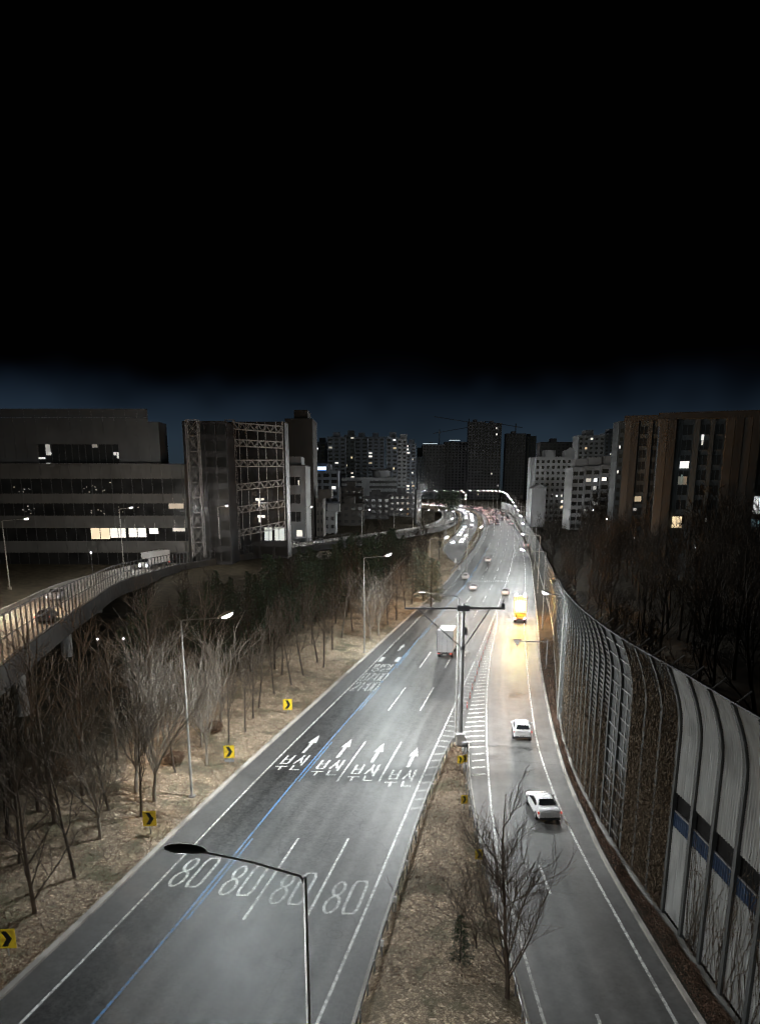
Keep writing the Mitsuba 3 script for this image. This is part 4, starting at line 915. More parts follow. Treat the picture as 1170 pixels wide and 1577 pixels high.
for D, px in ((560, 697), (575, 690), (590, 703), (550, 684), (600, 676)):
    p = at(px, 790, D); tree('pine', p[0], D, 10, 1.35, rng.uniform(0, 360), 'conifer_tree', 'dark conifer on the hillock left of the far bend', 'dark conifers at the far bend')
n = 0
for _ in range(5000):                                          # the wood behind the barrier
    if n >= 285: break
    y = 40 + 330 * rng.random() ** 1.15; e = rng.uniform(6.5, 62) if y < 200 else rng.uniform(5.5, 50)
    x = float(cR(y)) + e
    if y < 60 and e < 9: continue
    if x > (590 / F) * (y * .97) + 12: continue
    n += 1; s = rng.uniform(1.1, 1.55) * (.68 if e < 14 else 1 if e < 22 else 1.18)
    tree('thicket', x, y, float(right_z(x, y)) - .1, s, rng.uniform(0, 360), 'bare_tree', 'dark bare tree in the wood behind the noise barrier', 'dark bare trees behind the noise barrier')
for D, px in ((440, 812), (455, 826), (470, 840), (430, 835), (500, 800), (520, 815), (400, 850), (560, 790), (600, 770), (640, 800), (700, 760), (420, 870), (380, 880), (390, 905)):
    p = at(px, 800, D); x = max(p[0], float(cR(D)) + 5); tree('thicket', x, D, float(right_z(x, D)) - .2, 1.1, rng.uniform(0, 360), 'bare_tree', 'far bare tree on the hill beside the far bend', 'far bare trees beside the bend')
# the bare tree in the foreground, on the median
t = thing('bare_tree', 'large bare tree with many upright twigs in the foreground on the median', 'tree')
a, b = bare_tree(6, 12.4, .12, .08, .6, .42, 18, 8, 5, leader=True, tw=.011)
Mt = xf(6.35, 33.6, .35, 2.0)
part(t, 'trunk', (ap(Mt, a[0]), a[1]), 'bark_brown', 45); part(t, 'crown', (ap(Mt, b[0]), b[1]), 'bark_brown')
t = thing('small_tree', 'low bare sapling with thin brown twigs left of the foreground tree', 'tree')
a, b = bare_tree(8, 6.5, .05, .08, .5, .3, 9, 7, 4, leader=False, tw=.011); Mt = xf(5.3, 37.5, .45, .4)
part(t, 'trunk', (ap(Mt, a[0]), a[1]), 'bark_brown', 45); part(t, 'crown', (ap(Mt, b[0]), b[1]), 'bark_brown')
def bush(label, x, y, z, r, h, mt, seed, n=1500, name='shrub'):
    rs = np.random.default_rng(seed); t = thing(name, label, 'shrub'); st, lf = MB(), MB(); V = []
    for k in range(14):
        a = rs.uniform(0, 6.28); e = np.array([math.cos(a) * r * rs.uniform(.2, .9), math.sin(a) * r * rs.uniform(.2, .9), h * rs.uniform(.6, 1)])
        st.tube([[x, y, z - .1], np.array([x, y, z]) + e * [.4, .4, .6], np.array([x, y, z]) + e], [.03, .018, .008], 4, cap=False)
    for _ in range(n):
        q = unit(rs.normal(0, 1, 3)) * rs.uniform(.5, 1) ** .5; c = np.array([x, y, z + h * .5]) + q * [r, r, h * .5]
        d = unit(rs.normal(0, 1, 3)); s = unit(np.cross(d, rs.normal(0, 1, 3))); l = rs.uniform(.08, .16); V += [c - s * l * .4, c + d * l, c + s * l * .4]
    V = np.array(V); part(t, 'stem', st, 'bark_brown'); part(t, 'foliage', lf.add(V, np.arange(len(V)).reshape(-1, 3)), mt)
tree('pine', 4.25, 36.2, .4, .28, 40, 'conifer_tree', 'small dark conifer at the bottom of the median', None, 1)
bush('dry brown bush on the left slope beside the first lamp', *slope_xy(332, 1128), .8, 1.3, 'dry_leaf', 4)
bush('dry brown bush under the broad bare trees on the left slope', *slope_xy(268, 1176), 1.0, 1.2, 'dry_leaf', 5)
bush('small dry bush at the foot of the leftmost trees', *slope_xy(100, 1195), 1.1, 1.6, 'dry_leaf', 6)

# ------------------------------------------------------------------ plants of the verge and the ivy on the barrier
def leaves(name, label, pts, size, mt, kind, cat, seed, flat_=.3):
    rs = np.random.default_rng(seed); n = len(pts)
    d = rs.normal(0, 1, (n, 3)) * [1, 1, flat_]; d /= np.linalg.norm(d, axis=1, keepdims=True)
    s = np.cross(d, rs.normal(0, 1, (n, 3))); s /= np.linalg.norm(s, axis=1, keepdims=True)
    l = size * rs.uniform(.6, 1.5, (n, 1)); c = np.asarray(pts)
    V = np.stack([c - d * l * .5, c + s * l * .35, c + d * l * .5, c - s * l * .35], 1).reshape(-1, 3)
    return struct(name, MB().add(V, np.arange(4 * n).reshape(-1, 4)), mt, label, kind=kind, cat=cat)
n = 30000; y = 29 + 100 * rng.random(n) ** 1.6; f = rng.random(n); w = wX(y) - cR(y) - .75
x = cR(y) + .38 + f * w
hh = (.25 + .45 * meshkit.noise(np.stack([x * .9, y * .9, 0 * x], -1))) * np.sqrt(np.clip(f * (1 - f) * 4, 0, 1)) * np.interp(meshkit.noise(np.stack([x * 0 + 4, y * .35, 0 * x], -1)), [.25, .45], [.25, 1.3])
leaves('low_hedge', 'low reddish-brown shrubs in the strip between the kerb and the barrier', np.stack([x, y, .2 + hh * rng.uniform(.3, 1, n) ** .5], -1), .085, 'red_leaf', 'stuff', 'shrub', 1, .8)
n = 26000; y = 34 + 78 * rng.random(n) ** 1.7; d = .5 + 13 * rng.random(n) ** 1.3; x = cL(y) - d
leaves('fallen_leaves', 'pale fallen leaves strewn over the left slope', np.stack([x, y, left_z(x, y) + .03], -1), .1, 'dry_leaf', 'stuff', 'fallen leaves', 2, .2)
n = 9000; y = 34 + 40 * rng.random(n); f = rng.random(n); x = gL(y) + .4 + f * (gR(y) - gL(y) - .8)
leaves('fallen_leaves', 'pale fallen leaves strewn over the median', np.stack([x, y, .13 + .55 * np.clip((x - gL(y)) / 1.5, 0, 1) * np.clip((gR(y) - x) / 1.5, 0, 1) * np.clip((75 - y) / 8, 0, 1) + .07], -1), .09, 'dry_leaf', 'stuff', 'fallen leaves', 3, .2)
def ivy(label, y0, y1, top, n_stem, n_leaf, seed, bias=1.0, mt='ivy_dry'):
    rs = np.random.default_rng(seed); t = thing('ivy', label, 'climbing plant'); st = MB(); pts = []
    for k in range(n_stem):
        y = rs.uniform(y0, y1); z = .2 if rs.random() < .6 else rs.uniform(.2, top * .5); tp_ = top * (.45 + .75 * float(meshkit.noise([y * .45, seed * 3.1, 0]))) if top < 14 else top; L = tp_ * rs.uniform(.3, 1.1); a = [wp(y, z, .1)]; d = rs.normal(0, .12)
        while z < min(tp_, float(wH(y)) - .1) and len(a) < 4 + L * 1.4:
            z += .55; d = .7 * d + rs.normal(0, .16); y = float(np.clip(y + d, y0, y1)); a.append(wp(y, min(z, float(wH(y)) - .05), .08 + .07 * rs.random()))
        if len(a) > 2: st.tube(a, np.linspace(.024, .009, len(a)), 3, cap=False); pts.append(np.array(a))
    pts = np.vstack(pts); i = rs.integers(0, len(pts), n_leaf); c = pts[i] + rs.normal(0, 1, (n_leaf, 3)) * [.05, .3, .32] - [.05, 0, 0]
    c = c[(c[:, 1] > y0 - .1) & (c[:, 1] < y1 + .1)]
    d = rs.normal(0, 1, (len(c), 3)) * [.4, .5, 1.4]; d /= np.linalg.norm(d, axis=1, keepdims=True); s = np.cross(d, rs.normal(0, 1, (len(c), 3)) + [2, 0, 0]); s /= np.linalg.norm(s, axis=1, keepdims=True)
    l = rs.uniform(.04, .13, (len(c), 1)); V = np.stack([c - d * l, c + s * l * .3, c + d * l, c - s * l * .3], 1).reshape(-1, 3)
    part(t, 'stem', st, 'bark_brown', kind='stuff'); part(t, 'foliage', MB().add(V, np.arange(len(V)).reshape(-1, 4)), mt, kind='stuff')
ivy('thick dry ivy covering two bays of the barrier from ground to top', 41.7, 49.3, 15.2, 620, 30000, 1)
ivy('dry ivy hanging over the lower half of the louvred barrier', 54.6, 79, 12.0, 900, 26000, 2)
ivy('sparse dry ivy between the steel ladders of the barrier', 49.5, 54.5, 7.0, 60, 1600, 3)
ivy('bare creeper stems spreading over the pale panels at the lower right', 30, 38.5, 9, 60, 900, 4)
ivy('dark creepers low on the barrier beyond the give way sign', 86, 128, 5.0, 520, 14000, 6)

# ------------------------------------------------------------------ buildings
class Bld:
    """a building whose front faces the camera side: local u along the front, w depth behind it, z up"""
    def __init__(s, name, label, cat, px0, px1, D, yaw=0.0):
        s.t = thing(name, label, cat); a, b = at(px0, 755, D), at(px1, 755, D)
        s.o = np.array([a[0], D, 0]); s.D = D; s.yaw = yaw; s.M = xf(a[0], D, 0, yaw); s.W = s.u(px1)
    def z(s, py): return at(CX, py, s.D)[2]
    def u(s, px):
        k = at(px, 755, 1.0)[0]; return (k * s.D - s.o[0]) / (math.cos(s.yaw) - k * math.sin(s.yaw))
    def part(s, nm, mb, mt, **k): return part(s.t, nm, mb.moved(s.M), mt, **k)
    def lit(s, u0, u1, z0, z1, tint, k, mt='lit_warm', w=-.02, nm='lit_window', **kw):
        return s.part(nm, MB().box(u0, u1, w, w + .1, z0, z1), mt, **glow(tint, k, 0), **kw)
def apartments(name, label, px0, px1, ytop, D, wall, fh=2.8, bay=3.4, win=(.62, .5), depth=14, z0=8, lit=.06, cell=None, yaw=0.0, piers=True, roof=True, cat='apartment building', seed=1, blank=(), lk=.55, tints=(COOL, WARM, NEUT), cores=0):
    """glazed core, proud floor bands and piers: every window lies in a recess"""
    rs = np.random.default_rng(seed); B = Bld(name, label, cat, px0, px1, D, yaw); zt = B.z(ytop)
    nf = max(2, int(round((zt - z0) / fh))); fh = (zt - z0) / nf; nb = max(2, int(round(B.W / bay))); bw = B.W / nb
    B.part('wall', MB().box(0, B.W, .35, depth, z0, zt), wall)
    B.part('glazing', MB().box(.05, B.W - .05, .2, .345, z0 + .1, zt - .1), 'bldg_glass')
    mb = MB(); hb = fh * (1 - win[1])
    for k in range(nf + 1): mb.box(0, B.W, -.02, .22, max(z0, z0 + k * fh - hb / 2), min(zt, z0 + k * fh + hb / 2))
    B.part('floor_band', mb, wall)
    mb = MB(); pw = bw * (1 - win[0])
    for k in range(nb + 1): mb.box(max(0, k * bw - pw / 2), min(B.W, k * bw + pw / 2), -.12, .23, z0, zt - .02)
    for k in blank: mb.box(k * bw, (k + 1) * bw, -.1, .22, z0, zt - .03)
    B.part('pier', mb, wall)
    if roof:
        B.part('parapet', MB().box(-.15, B.W + .15, -.2, depth + .1, zt, zt + .9), wall)
        k = B.part('roof_house', MB().box(B.W * .3, B.W * .3 + 5, 3, depth - 3, zt + .9, zt + 4.2), wall)
    n = 0
    for k in range(nb):
        if k in blank: continue
        for f in range(1, nf):
            if rs.random() < lit and n < 60:
                n += 1; a, b = k * bw + pw / 2 + .1, (k + 1) * bw - pw / 2 - .1; c = z0 + f * fh + hb / 2 + .05; d = c + fh - hb - .1
                if rs.random() < .5: b = a + (b - a) * rs.uniform(.4, .8)
                B.lit(a, b, c, d, tints[int(rs.integers(len(tints)))], lk * rs.uniform(.3, 1.3), w=.08)
    return B
# the office building on the left
B = Bld('office_building', 'grey office building with long dark window bands and lit ground-floor windows on the left', 'office building', -60, 285, 186)
zz = B.z; X = B.u; zb = 7.5
B.part('wall', MB().box(0, B.W, .6, 30, zb, zz(714)), 'clad_grey')
BANDS = [(714, 737), (760, 775), (794, 813), (833, 851)]
for y0, y1 in BANDS:                                     # cladding panels, one by one
    w = 2.35
    for k in range(int(B.W / w)):
        B.part('panel', MB().box(k * w + .03, (k + 1) * w - .03, .02 + .015 * ((k * 7) % 3), .3, zz(y1), zz(y0)), 'clad_grey')
for y0, y1, nm in ((737, 760, 'window_band'), (775, 794, 'window_band'), (813, 833, 'window_band'), (851, 872, 'window_band')):
    k = B.part(nm, MB().box(.1, B.W - .1, .3, .58, zz(y1), zz(y0)), 'bldg_glass')
    n = int(B.W / 2.35)
    for j in range(n + 1): B.part('mullion', MB().box(j * 2.35 - .06, j * 2.35 + .06, .2, .31, zz(y1) + .02, zz(y0) - .02), 'steel_dark')
for a, b, y0, y1, tint, kk in ((134, 163, 811, 830, WARM, .85), (164, 188, 809, 828, NEUT, .9), (193, 220, 808, 827, NEUT, .9), (225, 239, 806, 822, NEUT, .9), (258, 281, 767, 783, (1, .8, .62), .3), (262, 281, 801, 818, NEUT, .55)):
    B.lit(X(a), X(b), zz(y1), zz(y0), tint, kk, w=.12)
for a, b in ((148, 149), (176, 177), (206, 207)): B.part('mullion', MB().box(X(a), X(b), .05, .11, zz(830), zz(808)), 'steel_dark')
rs = np.random.default_rng(4)
for k in range(34):
    yb = [(741, 757), (777, 791)][k % 2]; a = rs.choice([rs.uniform(20, 50), rs.uniform(120, 215)]); y = rs.uniform(*yb); s = rs.uniform(.6, 2.0)
    B.lit(X(a), X(a + s), zz(y + s * .9), zz(y), COOL, rs.uniform(.05, .4), nm='ceiling_light', w=.18)
B.part('upper_wall', MB().box(0, X(58), 2, 9, zz(712), zz(648)).box(X(183), X(247), 2, 9, zz(712), zz(648)).box(X(58), X(183), 2, 9, zz(683), zz(648)).box(X(58), X(183), 3.2, 9, zz(712), zz(683)), 'clad_panel')
B.part('terrace', MB().box(0, X(247), .3, 2, zz(715), zz(713.2)), 'concrete')
for r in range(6):
    for c in range(26):
        u0, u1 = c * 2.6 * 1.0, (c + 1) * 2.6; z0, z1 = zz(712) + r * 2.0, zz(712) + (r + 1) * 2.0
        if u1 > X(247): continue
        if u1 > X(57) and u0 < X(184) and z0 < zz(683.5): continue
        B.part('panel', MB().box(u0 + .03, u1 - .03, 1.86 + .012 * ((r * 5 + c * 3) % 4), 1.99, z0 + .03, z1 - .03), 'clad_panel')
B.part('upper_window', MB().box(X(58), X(183), 2.7, 3.1, zz(714), zz(683)), 'bldg_glass')
for a in np.linspace(58, 183, 13): B.part('mullion', MB().box(X(a) - .08, X(a) + .08, 2.5, 2.71, zz(713.5), zz(683)), 'steel_dark')
for a, b, y0, y1, kk in ((57, 68, 703, 706, .7), (70, 77, 683, 700, .25), (69, 75, 712, 716, .5), (73, 78, 695, 699, .6), (142, 150, 681, 688, .12), (174, 178, 695, 700, .45), (179, 183, 695, 705, .5)):
    B.lit(X(a), X(b), zz(y1), zz(y0), COOL, kk, nm='ceiling_light', w=2.42)
# dark glass block, lattice structures and the pale narrow building
B = apartments('office_building', 'dark unlit glass block between the two steel lattice towers', 286.5, 352, 648, 189.5, 'clad_black', 3.6, 2.6, (.86, .6), 20, 7.5, .0, seed=21, cat='office building', lk=.3, roof=False)
B = apartments('office_building', 'dark unfinished building behind the steel scaffold frame', 352.5, 441, 649, 206.5, 'clad_black', 3.7, 4.2, (.82, .62), 8, 7.5, .0, seed=22, cat='office building', roof=False)
for a, b, y0, y1 in ((393, 401, 767, 771), (397, 400, 771, 780), (402, 406, 767, 770), (395, 407, 793, 797), (397, 400, 797, 804)): B.lit(B.u(a), B.u(b), B.z(y1), B.z(y0), NEUT, 1.0, w=-.2)
B.lit(B.u(405), B.u(436), B.z(832), B.z(812), (.85, 1, .98), .55, w=-.1, nm='lit_entrance')
def lattice(label, name, pxa, pxb, ytop, ybot, D, seg, dep=2.0):
    t = thing(name, label, 'lattice tower'); z0, z1 = at(0, ybot, D)[2], at(0, ytop, D)[2]; a, b = at(pxa, 755, D)[0], at(pxb, 755, D)[0]
    n = int((z1 - z0) / seg); cs = [(a, D), (b, D), (b, D + dep), (a, D + dep)]
    for x, y in cs: part(t, 'leg', MB().beam([x, y, z0], [x, y, z1], .17), 'galvanised')
    mb = MB()
    for k in range(n):
        p, q = z0 + (z1 - z0) * k / n, z0 + (z1 - z0) * (k + 1) / n
        for (x0, y0), (x1, y1) in zip(cs, cs[1:] + cs[:1]):
            mb.beam([x0, y0, p], [x1, y1, q], .08); mb.beam([x1, y1, p], [x0, y0, q], .08); mb.beam([x0, y0, q], [x1, y1, q], .1)
    part(t, 'bracing', mb, 'galvanised'); return t
lattice('slim free-standing steel lattice mast right of the office building', 'lattice_mast', 291, 309, 646, 858, 184, 3.4)
t = lattice('wide steel scaffold frame of stacked trusses in front of the dark building', 'scaffold_frame', 351, 364, 646, 846, 200, 3.2)
D = 200; zf = lambda y: at(0, y, D)[2]; xf_ = lambda p: at(p, 755, D)[0]
for k, (yl, yr) in enumerate([(660, 666), (686, 690), (718, 718), (755, 748), (790, 780), (826, 812)]):
    mb = MB(); h = 1.5; A, Bq = np.array([xf_(364), D, zf(yl)]), np.array([xf_(437), D, zf(yr)])
    for dy in (0, 1.6):
        for dz in (0, h): mb.beam(A + [0, dy, dz], Bq + [0, dy, dz], .18)
        for j in range(12):
            p, q = A + (Bq - A) * j / 12, A + (Bq - A) * (j + 1) / 12
            mb.beam(p + [0, dy, 0 if j % 2 else h], q + [0, dy, h if j % 2 else 0], .11)
    part(t, 'truss', mb, 'galvanised')
for p in (371, 382, 399, 411, 427, 437): part(t, 'upright', MB().beam([xf_(p), D + .8, zf(832)], [xf_(p), D + .8, zf(648)], .2 if p > 430 else .15), 'galvanised')
t = thing('site_cabin', 'pale flat-roofed box beside the foot of the scaffold', 'building'); a = at(340, 842, 200)
part(t, 'wall', MB().box(at(334, 0, 200)[0] * 0 + (334 - CX) / F * 196, (354 - CX) / F * 196, 199, 202, 7, at(0, 831, 200)[2]), 'clad_pale'); part(t, 'roof', MB().box((333 - CX) / F * 196, (355 - CX) / F * 196, 198.8, 202.2, at(0, 831, 200)[2], at(0, 830, 200)[2]), 'roof_dark')
B = Bld('narrow_building', 'pale narrow building with three stacked windows right of the scaffold', 'building', 441, 471, 262); zz, X = B.z, B.u
B.part('wall', MB().box(0, X(446), 0, 18, 7, zz(717)).box(X(462), B.W, 0, 18, 7, zz(717)), 'clad_pale'); mb = MB()
for y0, y1 in ((717, 733), (747, 760), (775, 787), (803, 845)): mb.box(X(446), X(462), .003, 18, zz(y1), zz(y0))
B.part('wall', mb, 'clad_pale')
for y0, y1 in ((733, 747), (760, 775), (787, 803)):
    k = B.part('window', MB().box(X(446), X(462), .5, .7, zz(y1), zz(y0)), 'bldg_glass'); part(k, 'frame', MB().box(X(446), X(462), .35, .49, zz(y0) - .25, zz(y0)).box(X(453.6), X(454.4), .35, .49, zz(y1), zz(y0) - .25).moved(B.M), 'steel_grey')
for y in np.linspace(722, 800, 7): B.part('panel', MB().box(X(466), X(470), -.12, .002, zz(y + 9), zz(y)), 'clad_pale')
B.part('roof', MB().box(-.2, B.W + .2, -.3, 18.2, zz(717), zz(716)), 'roof_dark'); B.part('stair_tower', MB().box(0, X(463), 4, 16, zz(716), zz(702)), 'clad_pale')
B.lit(X(459), X(461), zz(748), zz(739), NEUT, .6, w=.36); B.lit(X(455), X(464), zz(826), zz(816), NEUT, .8, nm='lit_entrance', w=-.05)
apartments('tower_block', 'tall plain brown tower block behind the pale narrow building', 442, 483, 648, 300, 'clad_brown', 3.0, 5, (.3, .35), 20, 7, 0.0, blank=(0, 1), seed=23, lk=.3)
# low blocks of the middle distance
for k, (a, b, yt, D, wl, lb) in enumerate([(486, 497, 771, 300, 'clad_tan', 'small tan house with two windows at the right of the tower block'), (497, 516, 792, 320, 'clad_pale', 'low pale house among dark trees beyond the frontage road'), (516, 560, 778, 380, 'clad_brown', 'low brown block beyond the frontage road'), (486, 523, 752, 430, 'clad_tan', 'tan school-like block with a row of small windows'), (523, 559, 753, 470, 'clad_tan', 'tan block with a flat roof left of the banded office'),
                                           (560, 600, 766, 440, 'clad_dark', 'dark low block with a bright signboard'), (600, 640, 762, 480, 'clad_dark', 'dark low block left of the grey stair tower'), (641, 649, 757, 420, 'clad_pale', 'slim grey stair tower standing above the low roofs'), (650, 690, 764, 1120, 'clad_teal', 'dim low block left of the lamp arc')]):
    apartments('low_building', lb, a, b, yt, D, wl, 3.2, 3.4, (.5, .45), 14, 6, .03, seed=40 + k, cat='building', lk=.4)
B = Bld('banded_office', 'mid-rise office with pale horizontal bands and a round roof storey', 'office building', 526, 611, 560); zz, X = B.z, B.u
B.part('wall', MB().box(0, B.W, .5, 25, 6, zz(735)), 'clad_dark')
for y0, y1 in ((735, 740), (744, 748), (752, 757)): B.part('floor_band', MB().box(0, B.W, 0, .6, zz(y1), zz(y0)), 'clad_pale')
B.part('stair_tower', MB().box(X(557), X(569), -.3, 10, 6, zz(735)), 'clad_pale'); B.part('roof_storey', MB().tube([[X(587), 12, zz(735)], [X(587), 12, zz(724)]], B.W * .16, 24), 'clad_pale'); B.part('roof_storey', MB().box(X(571), X(603), 5, 20, zz(724) - .01, zz(721)), 'clad_dark')
# skyline apartments
SKYL = [(484, 512, 682, 640, 'clad_blue', .05), (505, 533, 674, 600, 'clad_blue', .1), (531, 547, 671, 610, 'clad_teal', .16), (546, 567, 674, 640, 'clad_blue', .06), (566, 592, 674, 690, 'clad_blue', .07), (594, 612, 674, 580, 'clad_blue', .16), (611, 626, 677, 585, 'clad_pale', .06), (624, 640, 684, 700, 'clad_blue', .2), (642, 664, 690, 1300, 'clad_teal', .04)]
for k, (a, b, yt, D, wl, lt) in enumerate(SKYL):
    apartments('apartment_tower', ['leftmost hazy apartment tower above the blue-lit sign', 'broad hazy apartment tower second from the left of the skyline', 'narrow apartment tower with many scattered lit windows', 'bluish apartment tower left of the skyline gap', 'dim bluish apartment tower in the middle of the skyline', 'apartment tower with a bright column of lit windows', 'pale blank-sided apartment tower beside the lit column', 'apartment tower with stacked white lit windows', 'dim far apartment tower left of the brown construction towers'][k], a, b, yt, D, wl, 2.8, 4.4, (.6, .5), 16, 8, lt, seed=60 + k, lk=1.0)
DARK = [(627, 652, 704, 1180, 'low dark unlit block at the left of the dark towers'), (650, 684, 685, 1200, 'broad dark unlit tower with a light strip on its roof'), (683, 720, 681, 1230, 'dark unlit tower left of the tallest one'), (719, 744, 650, 1150, 'tallest dark tower, its left half without lights'), (744, 769, 652, 1153, 'right half of the tallest dark tower, with white lights low on it'), (776, 806, 668, 1190, 'dark ribbed tower right of the tallest one'), (803, 822, 672, 1240, 'dark tower behind the white apartment house')]
for k, (a, b, yt, D, lb) in enumerate(DARK):
    apartments('dark_tower', lb, a, b, yt, D, 'clad_tower' if k in (1, 2, 3, 4, 5) else 'clad_blue', 4.2, 5.0, (.5, .55), 18, 9, (.0, .0, .003, .004, .045, .004, .002)[k], seed=80 + k, lk=.9)
def crane(label, px, D, y0, y1, jib, side):
    t = thing('tower_crane', label, 'crane'); x = at(px, 755, D)[0]; z0, z1 = at(0, y0, D)[2], at(0, y1, D)[2]
    part(t, 'mast', MB().beam([x, D, z0], [x, D, z1 + 3], 1.2), 'steel_dark'); part(t, 'jib', MB().beam([x - 10 * side, D, z1 - 3], [x + jib * side, D, z1 + 6], .8), 'steel_dark'); part(t, 'cab', MB().box(x - 1, x + 1, D - 2, D, z1 - 3, z1 - .5), 'steel_grey')
    return x, z1
crane('tower crane on the roof of the tallest dark tower', 719, 1160, 690, 648, 50, -1); crane('tower crane above the dark tower right of the tallest one', 790, 1200, 680, 655, 46, -1); crane('tower crane above the dark roofs left of the tallest tower', 675, 1250, 690, 664, 44, 1)
for (a, b, y, D, lb) in ((650, 672, 684.5, 1197, 'cold white roof light strip on the broad dark tower'), (690, 706, 679.5, 1227, 'cold white roof light strip on the next dark tower')):
    t = thing('roof_light', lb, 'floodlight'); z = at(0, y, D)[2]; x0, x1 = at(a, 755, D)[0], at(b, 755, D)[0]
    part(t, 'lamp_tube', MB().box(x0, x1, D - .2, D, z + .9, z + 2.2), 'head_lens', **glow((.75, .92, 1), .55, 0)); part(t, 'bracket', MB().box(x0, x1, D + .01, D + .3, z + .6, z + 1.7), 'steel_dark')
t = thing('rooftop_sign', 'glowing white and blue sign box on the building at the left of the skyline', 'illuminated sign'); D = 420; x0, x1 = at(485, 755, D)[0], at(503, 755, D)[0]; z = lambda y: at(0, y, D)[2]
part(t, 'box', MB().box(x0 - .3, x1 + .3, D, D + 1, z(726), z(713)), 'wall_blue'); part(t, 'face', MB().box(x0, x1, D - .15, D - .01, z(723), z(718.5)), 'head_lens', **glow((.75, .9, 1), 2.2, .3)); part(t, 'rim', MB().box(x0, x1, D - .1, D - .011, z(725), z(723.2)), 'wall_blue', **glow((.1, .35, 1), .6, 0))
apartments('office_building', 'bluish block carrying the glowing sign box', 484, 521, 727, 424, 'clad_blue', 3.3, 4, (.7, .55), 14, 6, .07, seed=95, cat='office building', lk=.8, tints=(COOL, (.6, .8, 1)))
# right of the bend: pale apartment houses
B = apartments('apartment_building', 'white apartment house with a stepped roof above the far bend', 822, 878, 706, 400, 'clad_white', 2.75, 2.6, (.52, .5), 14, 10, .05, seed=101, lk=.9)
B.part('roof_tower', MB().box(B.u(816), B.u(829), 1, 9, 10, B.z(704)), 'clad_white'); 
for a, b, y in ((838, 850, 697), (868, 882, 693)): B.part('roof_tower', MB().box(B.u(a), B.u(b), .6, 8, B.z(712), B.z(y)).add(*MB().poly(Polygon([(B.u(a), B.z(y)), (B.u(b), B.z(y)), ((B.u(a) + B.u(b)) / 2, B.z(y - 5))]), lambda u, v: (u, .6, v)).mesh()), 'clad_white')
t = thing('gabled_house', 'small white gabled house below the white apartment house', 'house'); D = 380; gx0, gx1 = at(819, 755, D)[0], at(841, 755, D)[0]; z = lambda y: at(0, y, D)[2]
part(t, 'wall', MB().box(gx0, gx1, D, D + 10, 8, z(752)), 'clad_white')
g0 = Polygon([(gx0 - .4, z(752)), (gx1 + .4, z(752)), ((gx0 + gx1) / 2, z(744.5))]); part(t, 'roof', MB().poly(g0, lambda u, v: (u, D - .01, v)).add([[gx0 - .4, D - .3, z(752)], [(gx0 + gx1) / 2, D - .3, z(744.5)], [(gx0 + gx1) / 2, D + 10, z(744.5)], [gx0 - .4, D + 10, z(752)]], [[0, 1, 2, 3]]).add([[gx1 + .4, D - .3, z(752)], [(gx0 + gx1) / 2, D - .3, z(744.5)], [(gx0 + gx1) / 2, D + 10, z(744.5)], [gx1 + .4, D + 10, z(752)]], [[0, 1, 2, 3]]), 'clad_pale')
apartments('apartment_tower', 'grey tower with one lit stair column behind the pale apartment houses', 886, 926, 672, 520, 'clad_pale', 2.8, 3.4, (.5, .5), 16, 10, .02, seed=103, lk=.9)
B = apartments('apartment_tower', 'hazy tower with a broken column of small lights right of the stair-lit tower', 926, 947, 668, 640, 'clad_blue', 2.8, 3.4, (.5, .5), 16, 10, .1, seed=104, lk=.7)
apartments('apartment_building', 'left wing of the long pale apartment block with dark balconies', 880, 899, 723, 310, 'clad_pale', 2.8, 6.5, (.8, .5), 13, 10, .09, seed=105, lk=.9)
apartments('apartment_building', 'middle wing of the long pale apartment block with lit windows', 899, 923, 721, 308, 'clad_pale', 2.8, 6.5, (.72, .5), 13, 10, .13, seed=106, lk=1.0, tints=(COOL, NEUT))
apartments('apartment_building', 'right wing of the long pale apartment block beside the brown tower', 923, 951, 719, 306, 'clad_pale', 2.8, 6.5, (.72, .5), 13, 10, .08, seed=107, lk=1.0, tints=(COOL, NEUT))
apartments('far_block', 'wide dark block on the hill behind the white apartment house', 828, 886, 682, 720, 'clad_dark', 3, 4, (.5, .5), 16, 10, .02, seed=108, cat='building', lk=.6)
